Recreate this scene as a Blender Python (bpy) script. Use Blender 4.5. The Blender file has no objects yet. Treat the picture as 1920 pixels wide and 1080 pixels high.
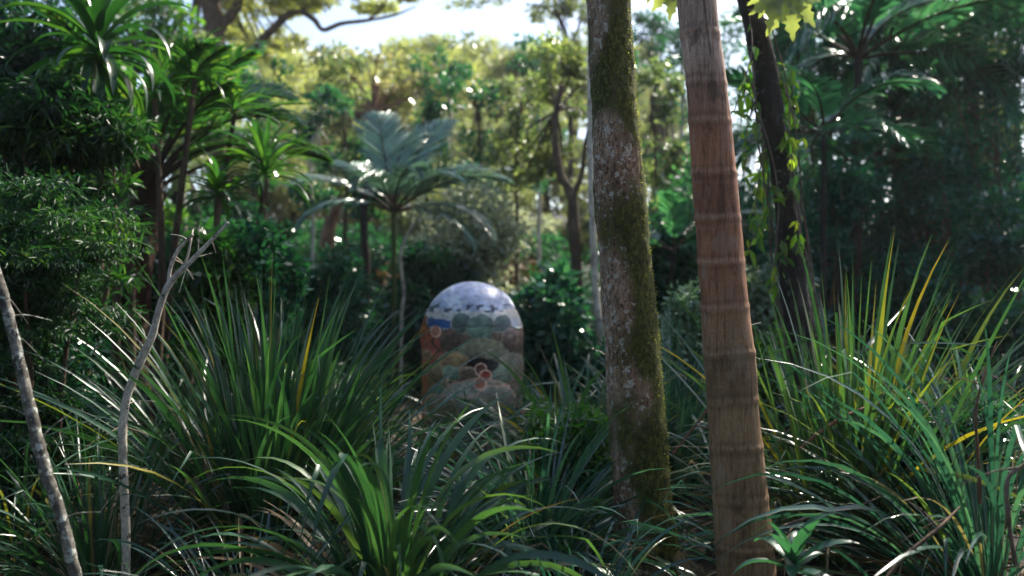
import bpy, math, random
import numpy as np
np.seterr(over='ignore')
from mathutils import Vector, Matrix, Quaternion

SC = bpy.context.scene
COL = SC.collection
R = math.radians
HAZE = .0008
FPX = 1500.0            # focal length in pixels of the 1920 wide photograph
CAMZ = 1.25

# ----------------------------------------------------------------- numpy noise
def _hash(ix, iy, iz):
    h = (ix * 374761393 + iy * 668265263 + iz * 2147483647 + 1274126177) & 0xFFFFFFFF
    h = ((h ^ (h >> 13)) * 1274126177) & 0xFFFFFFFF
    h = ((h ^ (h >> 16)) * 2246822519) & 0xFFFFFFFF
    return ((h ^ (h >> 15)) & 0xFFFFFF) / float(0xFFFFFF)

def vnoise(p):
    p = np.asarray(p, float)
    i = np.floor(p).astype(np.int64); f = p - i
    f = f * f * (3 - 2 * f)
    out = 0
    for dx in (0, 1):
        wx = f[..., 0] if dx else 1 - f[..., 0]
        for dy in (0, 1):
            wy = f[..., 1] if dy else 1 - f[..., 1]
            for dz in (0, 1):
                wz = f[..., 2] if dz else 1 - f[..., 2]
                out = out + wx * wy * wz * _hash(i[..., 0] + dx, i[..., 1] + dy, i[..., 2] + dz)
    return out

def fbm(p, o=4):
    p = np.asarray(p, float); a = .5; s = 0; t = 0
    for k in range(o):
        s = s + a * vnoise(p * 2 ** k + 17.3 * k); t += a; a *= .5
    return s / t

# ----------------------------------------------------------------- ground
def gz(x, y):
    x = np.asarray(x, float); y = np.asarray(y, float)
    p = np.stack([x * .45, y * .45, np.zeros_like(x)], -1)
    h = (fbm(p, 3) - .5) * .22
    h = h + np.clip(y - 9, 0, None) * .05 + np.clip(y - 18, 0, None) * .07
    h = h + .02 * np.clip(np.abs(x) - 6, 0, None)
    return h

def X(px, d): return (px - 960) / FPX * d
def Z(py, d): return CAMZ - (py - 540) / FPX * d
def P(px, py, d): return np.array([X(px, d), d, Z(py, d)])

# ----------------------------------------------------------------- mesh builder
class MB:
    def __init__(s): s.v = []; s.q = []; s.t = []; s.c = []; s.n = 0
    def add(s, v, q, t=0.5, c=None):
        v = np.asarray(v, float).reshape(-1, 3); q = np.asarray(q, np.int64).reshape(-1, 4)
        s.v.append(v); s.q.append(q + s.n)
        s.t.append(np.broadcast_to(np.asarray(t, float).reshape(-1) if np.ndim(t) else t, (len(v),)))
        if c is not None: s.c.append(np.asarray(c, float).reshape(-1, 3))
        s.n += len(v)
    def mesh(s, name, mats, origin=(0, 0, 0), smooth=True):
        v = np.concatenate(s.v) - np.asarray(origin, float); q = np.concatenate(s.q); t = np.concatenate(s.t)
        me = bpy.data.meshes.new(name)
        me.vertices.add(len(v)); me.vertices.foreach_set('co', v.astype(np.float32).ravel())
        me.loops.add(q.size); me.loops.foreach_set('vertex_index', q.astype(np.int32).ravel())
        me.polygons.add(len(q))
        me.polygons.foreach_set('loop_start', np.arange(0, q.size, 4, dtype=np.int32))
        try: me.polygons.foreach_set('loop_total', np.full(len(q), 4, np.int32))
        except Exception: pass
        me.polygons.foreach_set('use_smooth', np.full(len(q), smooth, bool))
        a = me.attributes.new('tint', 'FLOAT', 'POINT'); a.data.foreach_set('value', t.astype(np.float32))
        if s.c:
            c = np.concatenate(s.c); c4 = np.concatenate([c, np.ones((len(c), 1))], 1)
            a = me.attributes.new('paint', 'FLOAT_COLOR', 'POINT'); a.data.foreach_set('color', c4.astype(np.float32).ravel())
        me.update(calc_edges=True); me.validate()
        for m in (mats if isinstance(mats, (list, tuple)) else [mats]): me.materials.append(m)
        return me
    def build(s, name, mat, parent=None, origin=None, smooth=True):
        if origin is None: origin = tuple(parent.location) if parent is not None else (0, 0, 0)
        me = s.mesh(name, mat, origin, smooth)
        o = bpy.data.objects.new(name, me); COL.objects.link(o)
        if parent is not None:
            o.parent = parent
        else: o.location = origin
        return o

def tag(o, label=None, cat=None, group=None, kind=None):
    if label: o['label'] = label
    if cat: o['category'] = cat
    if group: o['group'] = group
    if kind: o['kind'] = kind
    return o

def thing(name, label, cat, loc, group=None):
    o = bpy.data.objects.new(name, None); COL.objects.link(o)
    o.empty_display_size = .1
    o.location = [float(a) for a in loc]
    return tag(o, label, cat, group)

def add_mesh_object(name, me, parent, loc=(0, 0, 0), rot=(0, 0, 0), sc=1.0, color=None):
    o = bpy.data.objects.new(name, me); COL.objects.link(o); o.parent = parent
    o.location = loc; o.rotation_euler = rot; o.scale = (sc, sc, sc) if np.isscalar(sc) else sc
    if color: o.color = color
    return o

# ----------------------------------------------------------------- geometry
def resample(pts, m):
    pts = np.asarray(pts, float); n = len(pts)
    e = np.concatenate([[2 * pts[0] - pts[1]], pts, [2 * pts[-1] - pts[-2]]])
    u = np.linspace(0, n - 1, m); i = np.minimum(u.astype(int), n - 2); f = (u - i)[:, None]
    p0, p1, p2, p3 = e[i], e[i + 1], e[i + 2], e[i + 3]
    return .5 * (2 * p1 + (p2 - p0) * f + (2 * p0 - 5 * p1 + 4 * p2 - p3) * f ** 2 + (3 * p1 - p0 - 3 * p2 + p3) * f ** 3)

def tube(mb, path, rad, sides=8, tint=.5, disp=None, cap=True):
    path = np.asarray(path, float); m = len(path)
    rad = np.broadcast_to(np.asarray(rad, float), (m,))
    t = np.gradient(path, axis=0); t /= np.linalg.norm(t, axis=1)[:, None] + 1e-9
    ref = np.array([0., 1, 0]) if abs(t[:, 1]).mean() < .8 else np.array([1., 0, 0])
    a = np.cross(t, ref); a /= np.linalg.norm(a, axis=1)[:, None] + 1e-9
    b = np.cross(a, t)
    th = np.linspace(0, 2 * math.pi, sides, endpoint=False)
    dirs = np.cos(th)[None, :, None] * a[:, None] + np.sin(th)[None, :, None] * b[:, None]
    v0 = path[:, None] + dirs * rad[:, None, None]
    if disp is not None: v0 = v0 + dirs * disp(v0, dirs)[..., None]
    v = v0.reshape(-1, 3)
    i = np.arange(m - 1)[:, None] * sides; j = np.arange(sides)[None]; k = (j + 1) % sides
    q = np.stack([i + j, i + k, i + sides + k, i + sides + j], -1).reshape(-1, 4)
    tt = np.broadcast_to(np.asarray(tint, float).reshape(-1, 1) if np.ndim(tint) == 1 else tint, (m, sides)).reshape(-1)
    mb.add(v, q[:, ::-1], tt)
    if cap:
        c = np.concatenate([v0[-1], [path[-1] + t[-1] * rad[-1] * .5]])
        if sides % 2 == 0:
            jj = np.arange(0, sides, 2)
            mb.add(c, np.stack([jj, (jj + 1) % sides, (jj + 2) % sides, np.full_like(jj, sides)], -1), tt[-1])
    return v0, dirs

def prof_grass(s): return np.clip(np.minimum(.55 + 2.2 * s, np.minimum(1, (1.001 - s) * 3.2)), .03, 1)
def prof_strap(s): return np.clip(np.sin(np.pi * np.clip(s * .93 + .07, 0, 1)) ** .75 + .02, .05, 1)
def prof_leaflet(s): return np.clip(np.minimum(.5 + 2.5 * s, np.minimum(1, (1.001 - s) * 1.8)), .04, 1)

def blades(mb, base, az, el, L, W, bend, K=8, curl=0, twist=0, tint=.5, fold=.12, prof=prof_grass, kink=None, power=1.5, ground=False, roll=0):
    base = np.asarray(base, float).reshape(-1, 3); N = len(base)
    bc = lambda a: np.broadcast_to(np.asarray(a, float), (N,))[:, None]
    az, el, L, W, bend, curl, twist, roll = map(bc, (az, el, L, W, bend, curl, twist, roll))
    s = np.linspace(0, 1, K + 1)[None]
    th = el - bend * s ** power
    if kink is not None:
        sk, ka = kink; th = th - bc(ka) * (s > bc(sk))
    th = np.maximum(th, -1.52)
    A = az + curl * s
    d = np.stack([np.cos(th) * np.cos(A), np.cos(th) * np.sin(A), np.sin(th)], -1)
    step = d * (L / K)[..., None]
    pos = base[:, None] + np.concatenate([np.zeros((N, 1, 3)), np.cumsum(step[:, :-1], 1)], 1)
    if ground:
        g = gz(pos[..., 0], pos[..., 1]) + .015
        pos[..., 2] = np.maximum(pos[..., 2], g)
    side = np.stack([-np.sin(A), np.cos(A), np.zeros_like(A)], -1)
    nor = np.cross(d, side)
    tw = (twist * s + roll)[..., None]
    sd = side * np.cos(tw) + nor * np.sin(tw); nn = np.cross(d, sd)
    w = (W * prof(s))[..., None] * .5
    l = pos + sd * w + nn * w * fold * 2; r = pos - sd * w + nn * w * fold * 2
    v = np.stack([l, pos, r], 2).reshape(-1, 3)
    i = (np.arange(N)[:, None] * (K + 1) + np.arange(K)[None]).reshape(-1) * 3
    q = np.concatenate([np.stack([i, i + 1, i + 4, i + 3], -1), np.stack([i + 1, i + 2, i + 5, i + 4], -1)])
    tt = np.broadcast_to(np.asarray(tint, float), (N,))
    mb.add(v, q, np.repeat(tt, (K + 1) * 3))
    return pos

def norm(a): return a / (np.linalg.norm(a, axis=-1, keepdims=True) + 1e-9)

def leaves(mb, pos, axis, nrm, L, W, tint, six=True, fold=.25):
    N = len(pos); axis = norm(axis); side = norm(np.cross(nrm, axis)); up = np.cross(axis, side)
    L = np.broadcast_to(L, (N,))[:, None]; W = np.broadcast_to(W, (N,))[:, None]
    tt = np.broadcast_to(np.asarray(tint, float), (N,))
    if six:
        h = up * W * fold
        vs = [pos, pos + axis * L * .3 + side * W * .48 + h, pos + axis * L * .68 + side * W * .36 + h * .6, pos + axis * L - up * L * .08,
              pos + axis * L * .68 - side * W * .36 + h * .6, pos + axis * L * .3 - side * W * .48 + h]
        v = np.stack(vs, 1).reshape(-1, 3); i = np.arange(N) * 6
        q = np.concatenate([np.stack([i, i + 3, i + 2, i + 1], -1), np.stack([i, i + 5, i + 4, i + 3], -1)])
        mb.add(v, q, np.repeat(tt, 6))
    else:
        v = np.stack([pos, pos + axis * L * .45 + side * W * .5, pos + axis * L, pos + axis * L * .45 - side * W * .5 + up * W * fold], 1).reshape(-1, 3)
        i = np.arange(N) * 4
        mb.add(v, np.stack([i, i + 1, i + 2, i + 3], -1), np.repeat(tt, 4))

def rdir(rng, n):
    return norm(rng.normal(size=(n, 3)))

def leafcloud(mb, cen, rad, n, size, rng, tint=(.1, .6), shell=.45, droop=.3, six=False, aspect=.45, flat=.5):
    cen = np.asarray(cen, float); rad = np.asarray(rad, float)
    w = rad.prod(1) ** .67; ci = rng.choice(len(cen), n, p=w / w.sum())
    d = rdir(rng, n); r = shell + (1 - shell) * rng.random(n) ** .7
    r = r * (.7 + .5 * fbm(d * 2.3 + cen[ci] * 3.1, 2))
    pos = cen[ci] + d * rad[ci] * r[:, None]
    ax = norm(d * .8 + rdir(rng, n) * .9 + np.array([0, 0, -droop]))
    nr = norm(np.array([0, 0, 1.]) * flat + rdir(rng, n) * .8)
    ct = rng.random(len(cen))
    t = tint[0] + (tint[1] - tint[0]) * np.clip(.55 * ct[ci] + .45 * rng.random(n), 0, 1)
    L = size * (.6 + .8 * rng.random(n))
    leaves(mb, pos, ax, nr, L, L * aspect, t, six=six)

# ----------------------------------------------------------------- materials
def nmat(name):
    m = bpy.data.materials.new(name); m.use_nodes = True
    nt = m.node_tree; nt.nodes.clear()
    out = nt.nodes.new('ShaderNodeOutputMaterial')
    return m, nt, out
def N(nt, t, **k):
    n = nt.nodes.new(t)
    for a, b in k.items(): setattr(n, a, b)
    return n
def ramp(nt, stops, src):
    r = N(nt, 'ShaderNodeValToRGB'); e = r.color_ramp.elements
    while len(e) > 1: e.remove(e[0])
    e[0].position = stops[0][0]; e[0].color = (*stops[0][1], 1)
    for p, c in stops[1:]:
        x = e.new(p); x.color = (*c, 1)
    nt.links.new(src, r.inputs[0]); return r.outputs[0]
def mixc(nt, fac, a, b, mode='MIX'):
    m = N(nt, 'ShaderNodeMix', data_type='RGBA', blend_type=mode)
    for s, x in ((m.inputs[0], fac), (m.inputs[6], a), (m.inputs[7], b)):
        if hasattr(x, 'default_value') or isinstance(x, bpy.types.NodeSocket): nt.links.new(x, s)
        elif isinstance(x, (int, float)): s.default_value = x
        else: s.default_value = (*x, 1)
    return m.outputs[2]
def noise(nt, vec, scale, detail=4, rough=.6):
    n = N(nt, 'ShaderNodeTexNoise'); n.inputs['Scale'].default_value = scale; n.inputs['Detail'].default_value = detail
    n.inputs['Roughness'].default_value = rough
    if vec is not None: nt.links.new(vec, n.inputs['Vector'])
    return n.outputs[0]
def mapping(nt, src, scale=(1, 1, 1)):
    m = N(nt, 'ShaderNodeMapping'); m.inputs['Scale'].default_value = scale; nt.links.new(src, m.inputs['Vector']); return m.outputs[0]

def leaf_mat(name, stops, tr_gain=2.6, tr=.42, rough=.38, spec=.5, trc=(1.0, 1.1, .42)):
    m, nt, out = nmat(name); L = nt.links.new
    at = N(nt, 'ShaderNodeAttribute', attribute_name='tint')
    col = ramp(nt, stops, at.outputs['Fac'])
    oi = N(nt, 'ShaderNodeObjectInfo')
    col = mixc(nt, 1.0, col, oi.outputs['Color'], 'MULTIPLY')  # object tint also yellows sunlit plants and dims shaded ones
    geo = N(nt, 'ShaderNodeTexCoord')
    nz = noise(nt, geo.outputs['Object'], 9, 3)
    col = mixc(nt, .55, col, ramp(nt, [(.3, (.45, .5, .5)), (.7, (1.3, 1.25, 1.1))], nz), 'MULTIPLY')
    p = N(nt, 'ShaderNodeBsdfPrincipled'); L(col, p.inputs['Base Color'])
    p.inputs['Roughness'].default_value = rough; p.inputs['Specular IOR Level'].default_value = spec
    tl = N(nt, 'ShaderNodeBsdfTranslucent')
    tc = mixc(nt, 1.0, col, (tr_gain * trc[0], tr_gain * trc[1], tr_gain * trc[2]), 'MULTIPLY'); L(tc, tl.inputs['Color'])
    mx = N(nt, 'ShaderNodeMixShader'); mx.inputs[0].default_value = tr
    L(p.outputs[0], mx.inputs[1]); L(tl.outputs[0], mx.inputs[2]); L(mx.outputs[0], out.inputs[0])
    return m

DARK = (.012, .045, .026); GREEN = (.025, .085, .03); MID = (.05, .12, .028); YEL = (.16, .2, .02); GOLD = (.27, .22, .03); STRAW = (.30, .22, .12)
M = {}
M['grass'] = leaf_mat('sedge leaf', [(0, (.013, .052, .034)), (.45, (.03, .092, .053)), (.72, (.062, .14, .062)), (.88, (.13, .17, .035)), (.95, GOLD), (1, STRAW)], tr_gain=1.6, tr=.34, rough=.33, spec=.8, trc=(1.0, 1.05, .35))
M['grass_teal'] = leaf_mat('blue green sedge leaf', [(0, (.011, .048, .038)), (.5, (.026, .088, .064)), (.8, (.062, .145, .085)), (.93, (.14, .2, .04)), (1, STRAW)], tr=.28, rough=.25, spec=.9, tr_gain=2.0, trc=(.8, 1.0, .65))
M['straw'] = leaf_mat('dead straw leaf', [(0, (.10, .06, .04)), (.5, (.2, .14, .085)), (1, (.36, .3, .2))], tr=.3, tr_gain=1.1, rough=.55, spec=.3)
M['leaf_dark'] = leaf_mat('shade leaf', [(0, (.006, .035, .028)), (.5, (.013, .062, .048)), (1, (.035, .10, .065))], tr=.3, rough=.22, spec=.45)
M['leaf_green'] = leaf_mat('green leaf', [(0, (.014, .05, .02)), (.5, (.03, .09, .025)), (.85, (.07, .14, .022)), (1, (.2, .22, .025))], tr=.42, rough=.32, spec=.7)
M['leaf_fine'] = leaf_mat('fine bush leaf', [(0, (.008, .032, .02)), (.5, (.018, .06, .028)), (.85, (.045, .1, .03)), (1, (.16, .2, .03))], tr=.36, tr_gain=2.0, rough=.45, spec=.4)
M['leaf_olive'] = leaf_mat('canopy leaf', trc=(.85, 1.0, .6), stops=[(0, (.05, .07, .035)), (.3, (.10, .12, .06)), (.45, (.2, .16, .1)), (.6, (.15, .165, .07)), (.85, (.24, .24, .1)), (1, (.45, .4, .24))], tr=.45, rough=.3, spec=.9)
M['leaf_sun'] = leaf_mat('sunlit yellow canopy leaf', trc=(.92, 1.03, .6), stops=[(0, (.09, .12, .05)), (.35, (.2, .18, .08)), (.5, (.2, .22, .075)), (1, (.38, .36, .13))], tr=.5, rough=.34, spec=.8)  # sunlight on the canopy put into a yellower leaf colour
M['leaf_pale_glint'] = leaf_mat('pale glint shrub leaf', [(0, (.12, .17, .10)), (.5, (.34, .38, .28)), (1, (.6, .6, .5))], tr=.4, tr_gain=1.2, rough=.2, spec=1.0, trc=(1, 1.05, .75))  # leaf colour raised pale to carry the sun glints
M['strap'] = leaf_mat('strap leaf', [(0, (.012, .05, .024)), (.5, (.025, .085, .028)), (.9, (.06, .14, .03)), (1, (.14, .2, .03))], tr=.36, rough=.33, spec=.6)
M['frond'] = leaf_mat('tree fern frond', [(0, (.012, .055, .022)), (.6, (.03, .1, .025)), (1, (.08, .16, .025))], tr=.46, rough=.42)
M['frond_teal'] = leaf_mat('palm frond', [(0, (.01, .05, .042)), (.6, (.025, .09, .07)), (1, (.06, .14, .1))], tr=.35, rough=.3, spec=.7)
M['lobed'] = leaf_mat('big lobed leaf', [(0, (.24, .28, .12)), (1, (.36, .38, .18))], tr=.5, tr_gain=1.5, rough=.4)
M['vine'] = leaf_mat('vine leaf', [(0, (.03, .1, .02)), (.5, (.08, .16, .02)), (1, (.17, .22, .025))], tr=.52, rough=.35)
M['moss'] = leaf_mat('moss tuft', [(0, (.06, .07, .016)), (.5, (.18, .19, .04)), (1, (.42, .4, .12))], tr=.45, tr_gain=1.7, rough=.7, spec=.2)  # moss colour raised so the trunk edge looks sunlit
M['litter'] = leaf_mat('leaf litter', [(0, (.03, .02, .012)), (.6, (.08, .05, .03)), (1, (.2, .13, .07))], tr=.15, tr_gain=1.0, rough=.6, spec=.3)

def bark_mat(name, c_dark, c_mid, c_light, scale=14, stretch=(1, 1, .35), bump=.35, spots=0.0, spot_col=(.4, .38, .32), rough=.85):
    m, nt, out = nmat(name); L = nt.links.new
    tc = N(nt, 'ShaderNodeTexCoord'); v = mapping(nt, tc.outputs['Object'], stretch)
    n1 = noise(nt, v, scale, 7, .65); n2 = noise(nt, v, scale * 5, 5, .7)
    col = ramp(nt, [(.3, c_dark), (.5, c_mid), (.72, c_light)], n1)
    col = mixc(nt, .6, col, ramp(nt, [(.35, (.4, .4, .4)), (.65, (1.35, 1.3, 1.25))], n2), 'MULTIPLY')
    if spots:
        n3 = noise(nt, tc.outputs['Object'], scale * 1.7, 5, .6)
        f = ramp(nt, [(.6 - spots, (0, 0, 0)), (.66 - spots, (1, 1, 1))], n3)
        col = mixc(nt, f, col, spot_col)
    p = N(nt, 'ShaderNodeBsdfPrincipled'); L(col, p.inputs['Base Color']); p.inputs['Roughness'].default_value = rough
    p.inputs['Specular IOR Level'].default_value = .25
    b = N(nt, 'ShaderNodeBump'); b.inputs['Strength'].default_value = bump; b.inputs['Distance'].default_value = .02
    L(n2, b.inputs['Height']); L(b.outputs[0], p.inputs['Normal']); L(p.outputs[0], out.inputs[0])
    return m
M['bark_brown'] = bark_mat('brown bark', (.03, .02, .014), (.09, .06, .042), (.19, .13, .09))
M['bark_dark'] = bark_mat('dark bark', (.01, .008, .007), (.026, .02, .017), (.06, .05, .042), spots=.01, spot_col=(.08, .09, .08))
M['bark_red'] = bark_mat('reddish bark', (.07, .035, .022), (.19, .1, .065), (.34, .2, .13))
M['bark_pale'] = bark_mat('pale bark', (.2, .17, .145), (.5, .45, .38), (.68, .63, .55), scale=18, stretch=(1, 1, .6), spots=.01, spot_col=(.07, .06, .05))
M['bark_lichen'] = bark_mat('lichen bark', (.03, .028, .024), (.12, .11, .095), (.36, .35, .31), scale=20, stretch=(1, 1, .8), spots=.06, spot_col=(.42, .44, .4))
M['bark_fern'] = bark_mat('fern trunk fibre', (.012, .007, .005), (.045, .02, .013), (.11, .05, .03), scale=30, stretch=(1, 1, .2), bump=.8)
M['stipe'] = bark_mat('frond stalk', (.02, .014, .01), (.05, .035, .02), (.09, .07, .04), scale=10, bump=.1)
M['stem_green'] = bark_mat('green stem', (.03, .05, .02), (.07, .09, .03), (.13, .14, .06), scale=10, bump=.1)
M['wood'] = bark_mat('weathered stick', (.06, .04, .03), (.15, .11, .085), (.28, .22, .18), scale=25)

def mossy_mat():
    m, nt, out = nmat('mossy bark'); L = nt.links.new
    tc = N(nt, 'ShaderNodeTexCoord'); v = mapping(nt, tc.outputs['Object'], (1, 1, .55))
    big = noise(nt, v, 9, 6, .62); fine = noise(nt, v, 75, 6, .72); spot = noise(nt, tc.outputs['Object'], 38, 4, .6)
    col = ramp(nt, [(.32, (.12, .07, .045)), (.5, (.30, .19, .13)), (.68, (.46, .33, .25))], big)
    col = mixc(nt, .85, col, ramp(nt, [(.4, (.22, .2, .18)), (.5, (.9, .9, .9)), (.6, (1.5, 1.45, 1.35))], fine), 'MULTIPLY')
    col = mixc(nt, ramp(nt, [(.56, (0, 0, 0)), (.6, (1, 1, 1))], spot), col, (.5, .45, .38))
    at = N(nt, 'ShaderNodeAttribute', attribute_name='tint')
    ad = N(nt, 'ShaderNodeMath', operation='ADD'); L(at.outputs['Fac'], ad.inputs[0])
    f2 = N(nt, 'ShaderNodeMath', operation='MULTIPLY_ADD'); L(fine, f2.inputs[0]); f2.inputs[1].default_value = .55; f2.inputs[2].default_value = -.28
    L(f2.outputs[0], ad.inputs[1])
    mf = ramp(nt, [(.47, (0, 0, 0)), (.6, (1, 1, 1))], ad.outputs[0])
    moss = ramp(nt, [(.38, (.02, .026, .008)), (.5, (.055, .062, .016)), (.64, (.14, .135, .035))], fine)
    col = mixc(nt, mf, col, moss)
    p = N(nt, 'ShaderNodeBsdfPrincipled'); L(col, p.inputs['Base Color']); p.inputs['Roughness'].default_value = .9
    p.inputs['Specular IOR Level'].default_value = .2
    b = N(nt, 'ShaderNodeBump'); b.inputs['Strength'].default_value = .6; b.inputs['Distance'].default_value = .015
    L(fine, b.inputs['Height']); L(b.outputs[0], p.inputs['Normal']); L(p.outputs[0], out.inputs[0])
    return m
M['mossy'] = mossy_mat()

def palm_mat():
    m, nt, out = nmat('ringed palm bark'); L = nt.links.new
    tc = N(nt, 'ShaderNodeTexCoord'); v = mapping(nt, tc.outputs['Object'], (1, 1, .09))
    fis = noise(nt, v, 95, 5, .7); v2 = mapping(nt, tc.outputs['Object'], (1, 1, .3)); pat = noise(nt, v2, 8, 5, .6)
    fine = noise(nt, tc.outputs['Object'], 120, 3, .7)
    at = N(nt, 'ShaderNodeAttribute', attribute_name='paint')
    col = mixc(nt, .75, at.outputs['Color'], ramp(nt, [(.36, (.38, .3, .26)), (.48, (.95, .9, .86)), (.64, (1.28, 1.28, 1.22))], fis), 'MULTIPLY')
    col = mixc(nt, .5, col, ramp(nt, [(.3, (.5, .42, .4)), (.7, (1.35, 1.3, 1.3))], pat), 'MULTIPLY')
    col = mixc(nt, .35, col, ramp(nt, [(.3, (.4, .4, .4)), (.7, (1.5, 1.5, 1.5))], fine), 'MULTIPLY')
    blot = noise(nt, mapping(nt, tc.outputs['Object'], (1, 1, .6)), 16, 5, .6)
    col = mixc(nt, ramp(nt, [(.56, (0, 0, 0)), (.68, (.45, .45, .45))], blot), col, (.36, .27, .2))
    col = mixc(nt, ramp(nt, [(.34, (.6, .6, .6)), (.44, (0, 0, 0))], blot), col, (.07, .045, .03))
    p = N(nt, 'ShaderNodeBsdfPrincipled'); L(col, p.inputs['Base Color']); p.inputs['Roughness'].default_value = .8
    p.inputs['Specular IOR Level'].default_value = .3
    b = N(nt, 'ShaderNodeBump'); b.inputs['Strength'].default_value = .45; b.inputs['Distance'].default_value = .01
    L(fis, b.inputs['Height']); L(b.outputs[0], p.inputs['Normal']); L(p.outputs[0], out.inputs[0])
    return m
M['palm'] = palm_mat()

def mural_mat():
    m, nt, out = nmat('weathered mural paint'); L = nt.links.new
    tc = N(nt, 'ShaderNodeTexCoord'); at = N(nt, 'ShaderNodeAttribute', attribute_name='paint')
    n1 = noise(nt, tc.outputs['Object'], 22, 6, .65); n2 = noise(nt, tc.outputs['Object'], 7, 4, .6)
    col = mixc(nt, .55, at.outputs['Color'], ramp(nt, [(.34, (.5, .48, .46)), (.66, (1.3, 1.3, 1.3))], n1), 'MULTIPLY')
    col = mixc(nt, .4, col, ramp(nt, [(.35, (.6, .6, .58)), (.65, (1.2, 1.2, 1.2))], n2), 'MULTIPLY')
    p = N(nt, 'ShaderNodeBsdfPrincipled'); L(col, p.inputs['Base Color']); p.inputs['Roughness'].default_value = .38
    b = N(nt, 'ShaderNodeBump'); b.inputs['Strength'].default_value = .35; b.inputs['Distance'].default_value = .02
    L(n1, b.inputs['Height']); L(b.outputs[0], p.inputs['Normal']); L(p.outputs[0], out.inputs[0])
    return m
M['mural'] = mural_mat()
M['ground'] = bark_mat('forest soil', (.008, .007, .005), (.022, .018, .012), (.06, .045, .03), scale=3, stretch=(1, 1, 1), bump=.8)
M['metal'] = bark_mat('old roofing sheet', (.06, .09, .11), (.1, .14, .17), (.2, .25, .28), scale=6, stretch=(1, 1, 1), bump=.05, rough=.35)

# ----------------------------------------------------------------- ground
def build_ground():
    xs = np.concatenate([np.linspace(-90, -14, 16)[:-1], np.linspace(-14, 14, 90), np.linspace(14, 90, 16)[1:]])
    ys = np.concatenate([np.linspace(-30, -3, 8)[:-1], np.linspace(-3, 20, 80), np.linspace(20, 120, 26)[1:]])
    gx, gy = np.meshgrid(xs, ys, indexing='ij')
    v = np.stack([gx, gy, gz(gx, gy)], -1).reshape(-1, 3)
    n = len(ys); i = (np.arange(len(xs) - 1)[:, None] * n + np.arange(n - 1)[None]).reshape(-1)
    mb = MB(); mb.add(v, np.stack([i, i + n, i + n + 1, i + 1], -1))
    tag(mb.build('ground', M['ground']), kind='structure')
    rng = np.random.default_rng(5); n = 9000
    y = 1 + 11 * rng.random(n) ** .8; x = (rng.random(n) - .5) * (3 + y * 1.5)
    pos = np.stack([x, y, gz(x, y) + .01 + .02 * rng.random(n)], -1)
    a = rng.random(n) * 6.28; ax = np.stack([np.cos(a), np.sin(a), rng.normal(size=n) * .25], -1)
    nr = norm(np.array([0, 0, 1.]) + rng.normal(size=(n, 3)) * .35)
    mb = MB(); leaves(mb, pos, ax, nr, .05 + .08 * rng.random(n), .02 + .03 * rng.random(n), rng.random(n))
    tag(mb.build('leaf_litter', M['litter']), 'brown fallen leaves scattered over the dark forest floor', 'leaf litter', kind='stuff')
build_ground()

# ----------------------------------------------------------------- sedge clumps
def clump(name, label, px, d, n, L, W, el=(70, 88), bend=(30, 90), seed=0, mat='grass', azb=None, spread=.12, tint=(.0, .75), kinks=.25, dead=14, K=10,
          yellow=.03, color=None, group=None, z=None, curlmax=.32, dead_el=(20, 60)):
    rng = np.random.default_rng(seed)
    x = X(px, d); b = np.array([x, d, float(gz(x, d)) if z is None else z])
    t = thing(name, label, 'grass clump', b, group)
    def one(n, mat, part, Lr, Wr, elr, br, tr, kk):
        mb = MB()
        az = rng.random(n) * 6.283
        if azb is not None:
            az = np.where(rng.random(n) < azb[2], R(azb[0]) + rng.normal(size=n) * R(azb[1]), az)
        u = rng.random(n)                                       # 0: inner upright, 1: outer
        elv = R(elr[1]) - (R(elr[1]) - R(elr[0])) * u + rng.normal(size=n) * R(7)
        rr = spread * np.sqrt(rng.random(n)) * (.35 + .65 * u)
        base = b + np.stack([np.cos(az) * rr, np.sin(az) * rr, np.zeros(n)], -1)
        base[:, 2] = gz(base[:, 0], base[:, 1]) - .01
        Ln = Lr[0] + (Lr[1] - Lr[0]) * rng.random(n)
        Wn = Wr[0] + (Wr[1] - Wr[0]) * rng.random(n)
        bd = R(br[0]) + R(br[1] - br[0]) * np.clip(.65 * u + .5 * rng.random(n) ** 1.5, 0, 1)
        tt = tr[0] + (tr[1] - tr[0]) * rng.random(n)
        tt = np.where(rng.random(n) < yellow, .86 + .1 * rng.random(n), tt)
        ks = .4 + .45 * rng.random(n); ka = np.where(rng.random(n) < kk, R(30) + R(75) * rng.random(n), 0)
        blades(mb, base, az, elv, Ln, Wn, bd, K=K, curl=rng.normal(size=n) * curlmax, twist=rng.normal(size=n) * .9, roll=rng.normal(size=n) * .35,
               tint=tt, kink=(ks, ka), power=1.3 + .9 * rng.random((n, 1)), ground=True)
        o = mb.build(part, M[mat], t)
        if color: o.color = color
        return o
    one(n, mat, 'leaves', L, W, el, bend, tint, kinks)
    if dead: one(int(dead * 1.8), 'straw', 'dead_leaves', (L[0] * .6, L[1] * .85), (W[0] * .5, W[1] * .7), dead_el, (40, 120), (0, 1), .3)
    return t

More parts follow.
